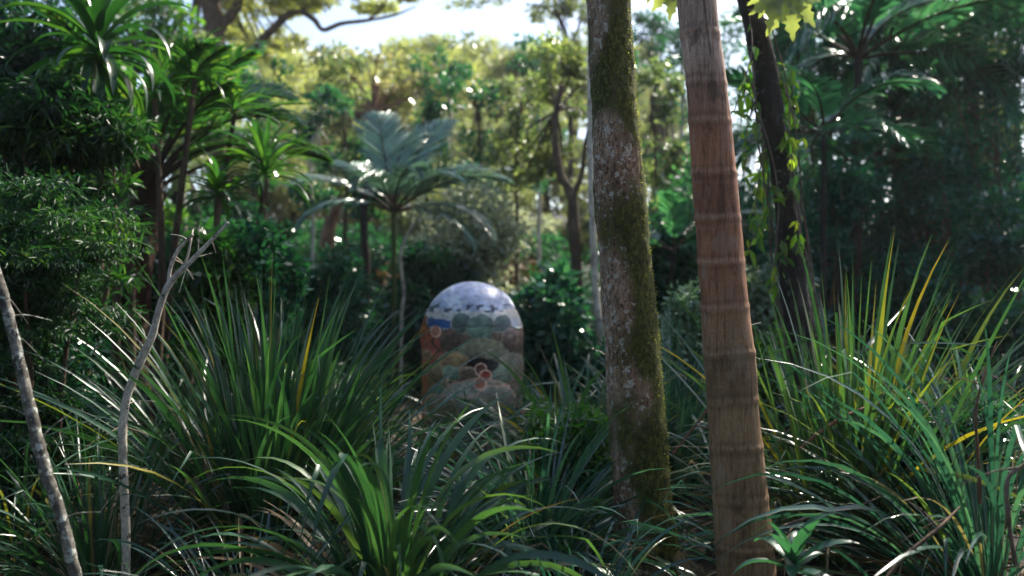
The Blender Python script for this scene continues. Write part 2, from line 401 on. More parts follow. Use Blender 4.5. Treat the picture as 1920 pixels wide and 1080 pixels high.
clump('sedge_clump', 'large glossy clump of arching green blades at the front, below the domed painted sculpture', 735, 2.75, 185, (.6, 1.12), (.013, .03), (50, 90), (45, 175), 11,
      spread=.24, K=16, yellow=.0, kinks=.3, tint=(.2, .8), dead=40)
clump('sedge_clump', 'tall dense upright dark green clump right of the forked pale sapling', 505, 3.9, 430, (.8, 1.5), (.011, .022), (50, 90), (6, 62), 12, spread=.38, tint=(0, .6), kinks=.1, yellow=.03, dead=30)
clump('sedge_clump', 'spreading clump with sparkling silver blades between the front clump and mossy trunk', 1000, 3.35, 290, (.55, 1.0), (.009, .018), (30, 82), (40, 130), 13, 'grass_teal', spread=.2, kinks=.2, tint=(.2, .8), dead=26)
clump('sedge_clump', 'tall upright yellow green backlit clump right of the vine covered trunk', 1590, 3.7, 300, (.7, 1.55), (.012, .024), (64, 90), (2, 50), 14, spread=.32, tint=(.15, .86), kinks=.28, yellow=.12, dead=24)
clump('sedge_clump', 'wide arching clump of long blue green blades at the far right edge', 1860, 3.0, 210, (.8, 1.45), (.009, .021), (28, 80), (40, 125), 15, 'grass_teal', azb=(175, 55, .45), spread=.22, tint=(.1, .82), kinks=.15, dead=34, yellow=.05)
clump('sedge_clump', 'shaded clump of drooping blades low in the lower right corner', 1730, 2.4, 70, (.3, .65), (.008, .017), (25, 75), (50, 140), 16, 'grass_teal', spread=.2, tint=(0, .5), dead=24, color=(.7, .7, .7, 1))  # blade colour dimmed to paint in the shade near the ground
clump('sedge_clump', 'loose blades reaching across the foot of the sculpture from its left', 760, 4.9, 110, (.35, .7), (.012, .02), (35, 85), (30, 120), 17, spread=.25, tint=(.2, .8), dead=24)
clump('sedge_clump', 'green tuft in front of the sculpture at its right foot', 940, 4.7, 80, (.3, .55), (.01, .02), (45, 86), (30, 120), 18, spread=.2, tint=(.2, .8), yellow=.08)
clump('sedge_clump', 'clump with yellow blades leaning against the left side of the mossy trunk', 1095, 4.6, 170, (.8, 1.3), (.012, .024), (45, 86), (25, 110), 19, spread=.22, tint=(.2, .8), yellow=.14, kinks=.5)
clump('sedge_clump', 'upright blue green clump seen between the mossy trunk and the ringed palm trunk', 1262, 4.8, 150, (.8, 1.25), (.012, .022), (60, 88), (10, 60), 20, 'grass_teal', spread=.22, tint=(.2, .8))
clump('sedge_clump', 'dark low clump spreading left of the front clump in deep shade', 470, 2.7, 200, (.35, .75), (.006, .014), (20, 75), (30, 110), 21, 'grass_teal', azb=(0, 70, .5), spread=.25, tint=(0, .5), dead=30, color=(.75, .75, .75, 1))  # shade along the bottom put into a darker blade colour
clump('sedge_clump', 'dim clump of thin blades between the two pale saplings at left', 185, 3.3, 150, (.5, .95), (.008, .016), (30, 85), (20, 100), 22, spread=.28, tint=(0, .55), dead=26)
clump('sedge_clump', 'shaded tuft at the left edge behind the lichen spotted sapling', 40, 3.6, 110, (.4, .85), (.008, .016), (30, 85), (20, 100), 23, spread=.3, tint=(0, .5), dead=26)
clump('sedge_clump', 'mid green clump in the gap between the tall upright clump and the sculpture', 655, 4.9, 180, (.5, .9), (.01, .02), (40, 86), (20, 90), 24, spread=.3, tint=(.1, .7), dead=20)
clump('sedge_clump', 'low pale leaved clump behind the sparkling clump, right of the sculpture', 1030, 5.6, 150, (.55, .95), (.012, .02), (35, 84), (30, 110), 25, 'grass_teal', spread=.3, tint=(.3, .85))
clump('sedge_clump', 'small leafy tuft at the base of the ringed palm trunk on its right', 1440, 3.9, 80, (.45, .8), (.008, .016), (35, 85), (20, 100), 26, spread=.2, tint=(0, .6), dead=20)
clump('sedge_clump', 'sunlit clump behind the tall backlit clump near the corrugated roof', 1700, 5.2, 180, (.7, 1.2), (.012, .022), (40, 87), (15, 80), 27, spread=.3, tint=(.3, .86), yellow=.1)
clump('sedge_clump', 'backmost clump at the right edge below the corrugated roof', 1880, 5.0, 180, (.7, 1.1), (.012, .022), (35, 85), (20, 100), 28, 'grass_teal', spread=.35, tint=(.2, .85), yellow=.08)
clump('sedge_clump', 'thin dark tuft between the front clump and the foot of the mossy trunk', 1080, 2.7, 90, (.4, .75), (.006, .013), (25, 80), (30, 120), 29, 'grass_teal', spread=.2, tint=(0, .6), dead=18)
clump('sedge_clump', 'feathery clump in deep shade along the bottom edge at left', 270, 2.3, 70, (.25, .5), (.005, .011), (20, 75), (30, 110), 30, 'grass_teal', spread=.25, tint=(0, .4), dead=24, color=(.6, .6, .6, 1))  # deep ground shade painted as a darker blade colour
clump('sedge_clump', 'bright green tuft behind the tall upright clump, left of the mid palm stem', 590, 6.4, 180, (.6, 1.0), (.012, .022), (45, 87), (15, 80), 31, spread=.35, tint=(.2, .75))
clump('sedge_clump', 'dim tuft behind the forked pale sapling below the tree fern trunk', 300, 5.2, 170, (.6, 1.0), (.011, .02), (40, 86), (20, 90), 32, spread=.35, tint=(0, .6))

# ----------------------------------------------------------------- painted sculpture
def srgb(*c): return np.array([((x / 255) / 12.92 if x < 10 else (((x / 255) + .055) / 1.055) ** 2.4) for x in c])
def build_sculpture():
    d = 5.8; cx = X(885, d); r = 95 / FPX * d
    gb = float(gz(cx, d)) - .05; top = Z(528, d); H = top - gb
    b = (cx, d, gb)
    rows, sides = 300, 360
    # profile: straight sides then rounded dome
    u = np.linspace(0, 1, rows); dome = .40; zs = []; rs = []
    hs = (H - dome)
    ns = int(rows * .62)
    z1 = np.linspace(0, hs, ns); r1 = np.full(ns, r)
    a = np.linspace(0, math.pi / 2, rows - ns + 1)[1:]
    z = np.concatenate([z1, hs + dome * np.sin(a) ** 1.0]); rr = np.concatenate([r1, r * np.cos(a) ** .92])
    rr[-1] = .002
    th = np.linspace(0, 2 * math.pi, sides, endpoint=False)
    dx = np.cos(th); dy = np.sin(th)
    v = np.stack([rr[:, None] * dx, rr[:, None] * dy * .85, np.broadcast_to(z[:, None], (rows, sides))], -1)
    v = v * (1 + .0 * v)
    nz = fbm(v * 5, 4)[..., None] - .5
    v = v + np.stack([np.broadcast_to(dx, (rows, sides)), np.broadcast_to(dy, (rows, sides)), np.zeros((rows, sides))], -1) * nz * .04
    # paint in picture-crop coordinates (1080 units = 300 px)
    U = 522 + v[..., 0] / (r) * 342
    V = 100 + (H - v[..., 2]) / d * FPX * 3.6
    back = v[..., 1] > .15
    U = np.where(back, 1044 - U + 37, U)
    wob = (fbm(np.stack([U / 60, V / 60, U * 0], -1), 3) - .5) * 46; wob2 = (fbm(np.stack([U / 60 + 9, V / 60 + 5, U * 0 + 3], -1), 3) - .5) * 46
    Uw = U + wob; Vw = V + wob2
    c = np.empty(U.shape + (3,)); c[:] = srgb(118, 92, 72)
    def put(mask, col, jit=.12, seed=0):
        nn = fbm(np.stack([U / 18 + seed, V / 18, U * 0 + seed], -1), 3)[..., None]
        cc = np.asarray(col) * (1 + (nn - .5) * 2 * jit * 2.2)
        c[mask] = cc[mask]
    def ell(x, y, rx, ry=None): return ((Uw - x) / rx) ** 2 + ((Vw - y) / (ry or rx)) ** 2 < 1
    def rock(x, y, rx, ry, col, out=None, w=10, seed=0, jit=.2):
        if out is not None: put(ell(x, y, rx + w, ry + w), out, .1, seed)
        sh = np.clip(1.0 - .5 * (Vw - y) / ry - .12 * (Uw - x) / rx, .4, 1.6)[..., None]     # the mural paints its boulders lit from above
        put(ell(x, y, rx, ry), np.asarray(col) * sh, jit, seed + 1)
    cream = srgb(205, 196, 190); pink = srgb(170, 128, 108); tan = srgb(150, 120, 92)
    sky = V < 470; put(sky, srgb(172, 178, 202), .16, 1)
    cl = fbm(np.stack([U / 55, V / 40, U * 0], -1), 4); put(sky & (cl > .55), srgb(208, 211, 222), .1, 2)
    put((Vw > 285) & (V < 480), cream, .12, 3)
    tr = fbm(np.stack([U / 30, V / 14, U * 0 + 4], -1), 3); put((np.abs(V - 275) < 26) & (tr > .6), srgb(70, 74, 90), .1, 4)
    put(np.hypot(U - 255, V - 285) < 16, srgb(52, 58, 74), 0, 4); put(np.hypot(U - 670, V - 278) < 13, srgb(52, 58, 74), 0, 4)
    put((U > 235) & (U < 398) & (Vw > 345) & (Vw < 398), srgb(48, 86, 140), .1, 5)
    put((V > 345) & (V < 400) & (U > 780) & (U < 830), srgb(190, 190, 200), .1, 5)
    # rock masses
    put((Vw > 400) & (U < 880), srgb(100, 76, 64), .3, 6)
    put((Uw < 235) & (Vw > 330), srgb(142, 68, 42), .3, 7)
    put((Uw < 345) & (Vw > 430) & (Vw < 625), srgb(142, 64, 40), .3, 8)
    put(ell(292, 560, 42, 70), srgb(140, 62, 46), .2, 9)
    rock(230, 575, 26, 26, srgb(120, 86, 56), tan, 9, 10)
    rock(400, 480, 85, 75, srgb(92, 66, 58), None, 8, 11, .3)
    rock(800, 490, 75, 85, srgb(96, 74, 68), srgb(130, 108, 98), 6, 12, .3)
    rock(470, 368, 62, 62, srgb(82, 96, 88), srgb(120, 118, 108), 5, 13); rock(725, 378, 56, 58, srgb(80, 92, 88), srgb(120, 118, 108), 5, 14)
    rock(592, 398, 84, 84, srgb(92, 108, 96), srgb(112, 112, 100), 5, 15)
    rock(600, 545, 150, 80, srgb(110, 100, 82), srgb(140, 122, 98), 6, 16); rock(700, 575, 75, 60, srgb(104, 96, 82), srgb(130, 116, 92), 6, 17)
    put(np.abs(((Uw - 600) / 330) ** 2 + ((Vw - 490) / 110) ** 2 - 1) < .05, srgb(60, 48, 42), .1, 31)
    rock(420, 620, 100, 62, srgb(132, 100, 68), tan, 8, 18); rock(300, 700, 70, 60, srgb(112, 92, 66), tan, 8, 19)
    rock(400, 690, 52, 42, srgb(98, 116, 98), tan, 8, 20); rock(300, 815, 50, 45, srgb(84, 104, 86), tan, 7, 21)
    rock(790, 640, 70, 70, srgb(110, 98, 88), srgb(130, 112, 96), 7, 22); rock(730, 700, 60, 60, srgb(96, 102, 88), srgb(128, 112, 92), 7, 23)
    put(ell(605, 635, 105, 40), srgb(38, 28, 24), .2, 24)
    rock(570, 870, 245, 140, srgb(118, 106, 98), pink, 11, 25); rock(330, 930, 110, 90, srgb(112, 94, 74), pink, 9, 26)
    put(ell(610, 990, 160, 46), srgb(70, 70, 66), .2, 27)
    put(np.abs(np.hypot((U - 500) / 1.3, V - 745) - 95) < 5, pink, .1, 28)
    put((np.abs(V - 770 - (U - 620) * .06) < 7) & (U > 620) & (U < 780), pink, .1, 28)
    for x, y, rd, col in ((295, 425, 31, (158, 92, 66)), (592, 664, 33, (96, 42, 36)), (622, 706, 33, (140, 44, 34)), (588, 755, 34, (160, 92, 70))):
        put(np.hypot(U - x, V - y) < rd + 8, srgb(196, 150, 130), .08, 29); put(np.hypot(U - x, V - y) < rd, srgb(*col), .12, 30)
    c = np.where((V > 400)[..., None], np.clip(c.mean(-1, keepdims=True) * .25 + c * .75 * np.array([1.05, 1.12, 1.0]), 0, 1) ** 1.15 * 2.6, c * 1.2)  # lower mural paint brightened to offset the shade of the grass
    mb = MB()
    i = np.arange(rows - 1)[:, None] * sides; j = np.arange(sides)[None]; k = (j + 1) % sides
    q = np.stack([i + j, i + k, i + sides + k, i + sides + j], -1).reshape(-1, 4)
    mb.add(v.reshape(-1, 3) + np.array(b), q, .5, c.reshape(-1, 3))
    o = mb.build('painted_sculpture', M['mural'], origin=b)
    tag(o, 'dome topped concrete sculpture painted with sky, mossy boulders and red fungi', 'sculpture')
build_sculpture()

# ----------------------------------------------------------------- hero trunks
def pxpath(rows, m):
    a = np.array([[*P(px, py, d), hw / FPX * d] for px, py, d, hw in rows]); return resample(a, m)

def crown_for(mb_l, mb_b, top, crown_c, crown_r, ncl, nleaf, size, rng, tint, r_limb=.05, clr=.28, **kw):
    d = rdir(rng, ncl); rr = (.35 + .65 * rng.random(ncl) ** .6)[:, None]
    cen = np.asarray(crown_c) + d * np.asarray(crown_r) * rr
    rad = np.asarray(crown_r) * (clr * (.6 + .8 * rng.random((ncl, 1)))) * np.array([1, 1, .62])
    kw.setdefault('shell', .1); leafcloud(mb_l, cen, rad, nleaf, size, rng, tint, **kw)
    if mb_b is not None:
        for c in cen[:10]:
            mid = (np.asarray(top) * .45 + c * .55) + rng.normal(size=3) * np.asarray(crown_r) * .1
            pth = resample([top, mid, c], 7); tube(mb_b, pth, np.linspace(r_limb, r_limb * .2, 7), 5, cap=False)

# mossy foreground tree
def mossy_tree():
    rng = np.random.default_rng(41)
    rows = [(1224, 1130, 3.3, 78), (1220, 1080, 3.3, 62), (1209, 980, 3.3, 55), (1197, 830, 3.3, 52), (1188, 690, 3.3, 51), (1176, 540, 3.3, 50), (1163, 380, 3.3, 46),
            (1155, 240, 3.3, 43), (1147, 120, 3.3, 42), (1140, 0, 3.3, 41), (1130, -160, 3.3, 39), (1108, -500, 3.35, 36), (1075, -1000, 3.4, 32), (1060, -1700, 3.5, 26), (1070, -2500, 3.6, 16)]
    p = pxpath(rows, 420); base = p[0, :3].copy(); base[2] = float(gz(base[0], base[1]))
    t = thing('mossy_tree', 'thick tree trunk with green moss patches, left of the ringed palm trunk', 'tree', base)
    mb = MB(); sides = 84
    def disp(v, dirs): return (fbm(v * np.array([9, 9, 5]), 4) - .5) * .03 + (fbm(v * 45, 3) - .5) * .007
    v0, dirs = tube(mb, p[:, :3], p[:, 3], sides, 0, disp)
    side = dirs[..., 0]
    m1 = fbm(v0 * np.array([5, 5, 3.2]) + 3.7, 4)
    # moss favours the right hand side and two bands on the front
    zz = v0[..., 2]
    band = np.exp(-((zz - 1.45) / .22) ** 2) * .12 + np.exp(-((zz - .55) / .2) ** 2) * .10 + np.exp(-((zz - 2.25) / .22) ** 2) * .08 - np.exp(-((zz - 1.78) / .14) ** 2) * .16 - np.exp(-((zz - .86) / .09) ** 2) * .1
    moss = np.clip(m1 + .085 + band + .19 * np.clip(side + .1, -.6, 1) + .1 * (side > .75), 0, 1)
    mb.t[0] = moss.reshape(-1)
    for a in (20, 80, 150, 200, 260, 320):       # root flare
        dr = np.array([math.cos(R(a)), math.sin(R(a)), 0])
        pt = [base + dr * .06 + [0, 0, .16], base + dr * .16 + [0, 0, .06], base + dr * .3 + [0, 0, -.03]]
        tube(mb, resample(pt, 10), np.linspace(.06, .03, 10), 10, .55)
    crown = MB()
    crown_for(crown, mb, p[-40, :3], p[-30, :3] + np.array([-1.3, -.8, 1.0]), np.array([2.8, 2.6, 1.5]), 26, 2600, .17, rng, (.1, .9), .05, six=False)
    mb.build('trunk', M['mossy'], t); crown.build('crown', M['leaf_green'], t)
    # tufts of moss standing off the bark, crowded rightward to draw the sunlit rim
    mo = MB(); sel = np.argwhere((moss > .56) & (zz < 3.4))
    wt = np.where(dirs[sel[:, 0], sel[:, 1], 0] > .55, 5.0, 1.0); wt /= wt.sum()
    idx = sel[rng.choice(len(sel), 6000, p=wt)]
    pos = v0[idx[:, 0], idx[:, 1]] + rng.normal(size=(6000, 3)) * .004; dr = dirs[idx[:, 0], idx[:, 1]]
    ax = norm(dr + rdir(rng, 6000) * .8 + np.array([0, 0, .1]))
    leaves(mo, pos - dr * .002, ax, rdir(rng, 6000), .003 + .006 * rng.random(6000), .003 + .003 * rng.random(6000), rng.random(6000), six=False)
    mo.build('moss', M['moss'], t)
mossy_tree()

# generic frond mesh (pinnate) ------------------------------------------------
def frond_mesh(name, mats, L, npair, ll, lw, bend, rng, droop=.5, bip=False, angle=58, tint=(.1, .8), vfold=.25, rach=.012, bare=.18, K=4):
    """frond grows along +X from the origin, arching down; slot 0 blade, slot 1 stalk"""
    m = 40; s = np.linspace(0, 1, m); th = -bend * s ** 1.4
    dx = np.cos(th); dz = np.sin(th)
    path = np.stack([np.cumsum(dx) * L / m, np.sin(s * 2.2) * .03 * L * rng.normal(), np.cumsum(dz) * L / m], -1); path[0] = 0
    lb = MB(); k = np.linspace(bare, .985, npair)
    f = k * (m - 1); i = np.clip(f.astype(int), 0, m - 2); fr = (f - i)[:, None]
    pos = path[i] * (1 - fr) + path[i + 1] * fr; tg = norm(path[i + 1] - path[i])
    q = (k - bare) / (1 - bare)
    Lk = ll * np.clip(np.sin(np.pi * (q * .86 + .12)) ** .8, .08, 1)
    for sg in (-1, 1):
        sd = np.array([0, sg, 0.]); ang = R(angle) * (1 - .45 * q)
        up = np.cross(tg, [0, 1., 0]) * -1; up = norm(np.where(up[:, 2:3] < 0, -up, up))
        dr = norm(tg * np.cos(ang)[:, None] + sd * np.sin(ang)[:, None] + up * vfold + rng.normal(size=(npair, 3)) * .06)
        az = np.arctan2(dr[:, 1], dr[:, 0]); el = np.arcsin(np.clip(dr[:, 2], -1, 1))
        tt = tint[0] + (tint[1] - tint[0]) * rng.random(npair)
        if not bip:
            blades(lb, pos, az, el, Lk * (.9 + .2 * rng.random(npair)), lw, droop * (.6 + .8 * rng.random(npair)), K=K, tint=tt, fold=.1, prof=prof_leaflet, roll=rng.normal(size=npair) * .2)
        else:
            n2 = 13
            for a in range(npair):
                ss = np.linspace(.06, 1, n2); pb = pos[a] + dr[a] * (ss * Lk[a])[:, None] + np.array([0, 0, -1.]) * (droop * .25 * Lk[a] * ss ** 2)[:, None]
                for g2 in (-1, 1):
                    sdv = norm(np.cross(dr[a], up[a])) * g2
                    ax = norm(dr[a] * .55 + sdv + rng.normal(size=(n2, 3)) * .08)
                    le = lw * np.clip(1.05 - ss, .15, 1) * (.9 + .2 * rng.random(n2))
                    leaves(lb, pb, ax, up[a] + rng.normal(size=(n2, 3)) * .1, le, le * .42, tt[a] + rng.normal(size=n2) * .05, six=False, fold=.05)
    nb = sum(len(x) for x in lb.q)
    tube(lb, path, np.linspace(rach, rach * .25, m), 6, .5)
    me = lb.mesh(name, mats)
    mi = np.zeros(len(me.polygons), np.int32); mi[nb:] = 1; me.polygons.foreach_set('material_index', mi)
    return me

rngF = np.random.default_rng(77)
M['frond_pale'] = leaf_mat('pale palm frond', [(0, (.10, .17, .14)), (.6, (.2, .29, .25)), (1, (.36, .44, .4))], tr=.25, tr_gain=1.0, rough=.3, spec=.9, trc=(.9, 1, .8))
PALM_F = [frond_mesh('frond', [M['frond_teal'], M['stipe']], 1.0, 40, .30, .026, b, rngF, droop=dr, vfold=.2, tint=(.0, .9)) for b, dr in ((1.0, .9), (1.5, 1.3), (.7, .6), (1.9, 1.6))]
PALE_F = []
for _m in PALM_F:
    _c = _m.copy(); _c.materials[0] = M['frond_pale']; PALE_F.append(_c)
STRAP_F = [frond_mesh('frond', [M['strap'], M['stipe']], 1.0, 22, .25, .03, b, rngF, droop=1.3, vfold=.35, bare=.36, angle=52, tint=(.0, 1), K=6, rach=.014) for b in (1.5, 1.1, 1.9)]
FERN_F = [frond_mesh('frond', [M['frond'], M['stipe']], 1.0, 26, .24, .05, b, rngF, droop=.5, bip=True, angle=70, vfold=.12, bare=.34, rach=.011, tint=(.0, 1)) for b in (.9, 1.25, .6)]

def put_fronds(t, meshes, origin, specs, color=None, rng=None):
    for az, el, sc, k in specs:
        q = Matrix.Rotation(R(az), 4, 'Z') @ Matrix.Rotation(-R(el), 4, 'Y') @ Matrix.Rotation(rng.normal() * .35, 4, 'X')
        o = bpy.data.objects.new('frond', meshes[k % len(meshes)]); COL.objects.link(o); o.parent = t
        o.matrix_local = Matrix.Translation(Vector(origin) - t.location) @ q @ Matrix.Scale(sc, 4)
        if color: o.color = color

# ringed palm
def ringed_palm():
    rng = np.random.default_rng(42); d = 2.9
    rows = [(1404, 1190, d, 66), (1399, 1080, d, 55), (1392, 990, d, 52), (1383, 880, d, 49), (1375, 780, d, 47), (1368, 680, d, 45), (1359, 560, d, 44), (1350, 440, d, 42), (1340, 330, d, 40.5),
            (1330, 230, d, 38.5), (1320, 120, d, 37), (1311, 40, d, 36), (1303, -60, d, 35.5), (1280, -400, d + .05, 34), (1250, -1000, d + .1, 32), (1235, -1700, d + .2, 30), (1232, -2100, d + .2, 30)]
    p = pxpath(rows, 620); base = p[0, :3].copy(); base[2] = float(gz(base[0], base[1]))
    t = thing('ringed_palm', 'reddish brown palm trunk with pale ring scars, rightmost of the two thick foreground trunks', 'palm tree', base)
    mb = MB(); sides = 72
    ringpx = [-330, -240, -160, -70, 66, 158, 228, 325, 408, 490, 575, 660, 748, 835, 930, 1020]
    rz = np.array([Z(y, d) for y in ringpx])
    def ringf(v):
        zz = v[..., 2] + (fbm(v * np.array([7, 7, 1]), 2) - .5) * .03
        dz = np.abs(zz[..., None] - rz); return zz, dz.min(-1)
    def disp(v, dirs):
        zz, dm = ringf(v)
        return (.0008 + .0035 * fbm(v * np.array([6, 6, 3]), 2)) * np.exp(-(dm / .012) ** 2) + (fbm(v * np.array([40, 40, 6]), 3) - .5) * .006 + (fbm(v * np.array([5, 5, 4]), 2) - .5) * .022
    v0, dirs = tube(mb, p[:, :3], p[:, 3], sides, .5, disp)
    zz, dm = ringf(v0)
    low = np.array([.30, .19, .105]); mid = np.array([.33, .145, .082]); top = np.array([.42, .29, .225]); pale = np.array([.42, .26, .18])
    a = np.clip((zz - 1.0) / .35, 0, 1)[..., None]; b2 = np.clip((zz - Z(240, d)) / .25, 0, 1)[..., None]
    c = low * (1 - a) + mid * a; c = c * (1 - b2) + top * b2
    # each internode has its own shade
    idx = (zz[..., None] > rz).sum(-1); sh = np.array([.85, 1.12, .92, 1.05, .8, 1.1, .95, 1.0, .84, 1.08, .96, 1.18, .9, 1.15, .82, 1.0, 1.0, 1.0])[idx % 18]
    c = c * sh[..., None]
    w = (np.exp(-(dm / .011) ** 2) * np.clip(fbm(v0 * 14, 3) * 1.7, .35, 1) * np.clip((zz - .65) / .6, .16, 1) * np.clip(.35 + .9 * fbm(v0 * np.array([0, 0, 2.2]), 2), 0, 1))[..., None]; c = c * (1 - w) + pale * w
    fr = np.abs(((zz + (fbm(v0 * np.array([9, 9, 2]), 2) - .5) * .05) / .052) % 1 - .5); w2 = (np.exp(-(fr / .07) ** 2) * np.clip(fbm(v0 * np.array([8, 8, 20]), 3) * 2 - .6, 0, 1) * .45)[..., None]; c = c * (1 - w2) + pale * .9 * w2
    dk = np.exp(-((dm - .02) / .009) ** 2)[..., None] * .22; c = c * (1 - dk)
    crack = (np.exp(-((dirs[..., 0] - .12 - .1 * (fbm(v0 * np.array([0, 0, 9.]), 3) - .5)) / .022) ** 2) * (dirs[..., 1] < 0) * (zz > Z(190, d)) * (zz < Z(-70, d)))[..., None] * .75
    c = c * (1 - crack)
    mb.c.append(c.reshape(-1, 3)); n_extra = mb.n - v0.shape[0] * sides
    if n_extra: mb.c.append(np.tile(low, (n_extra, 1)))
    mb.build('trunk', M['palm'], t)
    top = p[-1, :3]
    cs = MB(); tube(cs, resample([top, top + [0, 0, .5], top + [0, .02, .95]], 12), np.linspace(.075, .04, 12), 18); cs.build('crownshaft', M['stem_green'], t)
    put_fronds(t, PALM_F, top + [0, 0, .95], [(i * 37 + rng.random() * 20, rng.uniform(5, 65), rng.uniform(2.0, 2.6), i) for i in range(11)], None, rng)
ringed_palm()

def lobed_leaf(mb, c, axis, nrm, size, rng, tint):
    axis = norm(np.asarray(axis, float)); nrm = np.asarray(nrm, float); side = norm(np.cross(nrm, axis)); nrm = np.cross(axis, side)
    for k, a in enumerate((-118, -72, -34, 0, 34, 72, 118)):
        le = size * (.62, .82, .95, 1.0, .95, .82, .62)[k]
        dr = axis * math.cos(R(a)) + side * math.sin(R(a)); sd = np.cross(nrm, dr)
        m = 13; s = np.linspace(0, 1, m)
        w = le * .30 * np.clip(np.minimum(s * 3.0 + .1, (1 - s) * 1.7), 0, 1) * (1 + .28 * np.where(np.arange(m) % 2, 1, -1) * (s > .3) * (s < .97))
        ctr = c + dr * (le * s)[:, None] - nrm * (le * .25 * s ** 2)[:, None] + nrm * rng.normal() * .002 + nrm * (.0006 * k)
        sh = dr * (.08 * le)
        v = np.stack([ctr + sd * w[:, None] + nrm * w[:, None] * .2 , ctr, ctr - sd * w[:, None] + nrm * w[:, None] * .2], 1).reshape(-1, 3)
        i = np.arange(m - 1) * 3
        mb.add(v, np.concatenate([np.stack([i, i + 1, i + 4, i + 3], -1), np.stack([i + 1, i + 2, i + 5, i + 4], -1)]), tint + rng.normal() * .08)

# dark trunk with climbing vine
def dark_tree():
    rng = np.random.default_rng(43); d = 4.6
    rows = [(1530, 960, d, 44), (1522, 860, d, 34), (1512, 740, d, 29), (1500, 640, d, 26), (1488, 540, d, 24), (1478, 420, d, 23), (1466, 320, d, 22), (1450, 220, d, 22), (1434, 130, d, 22), (1418, 60, d, 20),
            (1400, -10, d, 19), (1370, -150, d, 18), (1330, -400, d, 17), (1330, -800, d, 15), (1380, -1300, d, 11), (1400, -1700, d, 6)]
    p = pxpath(rows, 260); base = p[0, :3].copy(); base[2] = float(gz(base[0], base[1]))
    t = thing('vine_clad_tree', 'slender dark leaning trunk wrapped by a leafy vine, right of the ringed palm', 'tree', base)
    mb = MB()
    v0, dirs = tube(mb, p[:, :3], p[:, 3], 32, .5, lambda v, dd: (fbm(v * np.array([12, 12, 6]), 4) - .5) * .035 + (fbm(v * 50, 2) - .5) * .008)
    tube(mb, resample([P(1528, 990, d), base + [0, 0, -.05]], 5), .16, 16)
    crown = MB(); crown_for(crown, mb, p[-30, :3], p[-20, :3] + np.array([.2, -.6, .9]), np.array([2.4, 2.3, 1.3]), 22, 1500, .16, rng, (.1, .9), .04)
    limb = resample([p[180, :3], P(1440, -110, d - .1), P(1500, -60, d - .3)], 12); tube(mb, limb, np.linspace(.03, .01, 12), 8)
    limb2 = resample([p[180, :3], P(1300, -110, d - .1), P(1262, -50, d - .1)], 12); tube(mb, limb2, np.linspace(.025, .008, 12), 8)
    mb.build('trunk', M['bark_dark'], t); crown.build('crown', M['leaf_green'], t)
    for px, py, dd, ax, nr, sz in ((1472, -14, 4.3, (.12, -.1, -.6), (0, -1, .25), .26), (1452, -22, 4.35, (-.4, 0, -.8), (.1, -1, .3), .17), (1262, -30, 4.5, (-.05, -.1, -.9), (.15, -1, .2), .2), (1232, -46, 4.45, (-.7, 0, -.5), (0, -1, .3), .17)):
        l = MB(); lobed_leaf(l, P(px, py, dd), ax, nr, sz, rng, .6); tube(l, resample([P(px, py, dd), P(px + 6, -80, dd + .05), P(px + 14, -130, dd + .1)], 6), .004, 5)
        o = l.build('leaf', M['lobed'], t); o['label'] = 'bright backlit yellow green lobed leaf'
    # the vine
    vt = thing('climbing_vine', 'climbing vine with bright yellow green leaves on the slender dark trunk', 'vine', base)
    st = MB(); lv = MB()
    for k in range(7):
        a0 = rng.random() * 6.28; tw = rng.uniform(-2.5, 2.5); i0 = rng.integers(0, 30); i1 = rng.integers(130, 178); ii = np.linspace(i0, i1, 60).astype(int)
        a = a0 + tw * np.linspace(0, 1, 60) + .5 * np.sin(np.linspace(0, 9, 60) + k)
        off = np.stack([np.cos(a), np.sin(a), 0 * a], -1) * (p[ii, 3:4] + .012 + .02 * rng.random() + .02 * np.abs(np.sin(np.linspace(0, 7, 60) + k))[:, None])
        tube(st, p[ii, :3] + off, .0045, 5)
    # hanging stems beside the trunk carry most of the leaves
    for k, (x0, y0, x1, y1, nl) in enumerate(((1432, 150, 1395, 330, 12), (1440, 180, 1412, 420, 14), (1446, 230, 1430, 440, 10), (1395, 130, 1388, 240, 7), (1440, 110, 1500, 205, 9), (1455, 150, 1508, 260, 9),
                                              (1465, 200, 1490, 330, 9), (1462, 330, 1402, 470, 9), (1475, 430, 1440, 560, 8), (1480, 330, 1502, 480, 8), (1405, 20, 1376, 210, 7), (1488, 520, 1525, 640, 8), (1470, 120, 1488, 180, 5))):
        dd = d + rng.uniform(-.25, .15); pth = resample([P(x0, y0, d - .02), P((x0 + x1) / 2 + rng.normal() * 8, (y0 + y1) / 2 - 14, dd), P(x1, y1, dd)], 24); tube(st, pth, .003, 5)
        nl = int(nl * 2); ii = rng.integers(3, 24, nl); pos = pth[ii] + rng.normal(size=(nl, 3)) * .012
        ax = norm(np.array([0, 0, -.9]) + rng.normal(size=(nl, 3)) * .55); nr = norm(np.array([0, -1, .3]) + rng.normal(size=(nl, 3)) * .7)
        Ls = .04 + .09 * rng.random(nl) ** 1.5; leaves(lv, pos, ax, nr, Ls, Ls * .36, rng.random(nl))
    st.build('stem', M['wood'], vt); lv.build('leaves', M['vine'], vt)
dark_tree()

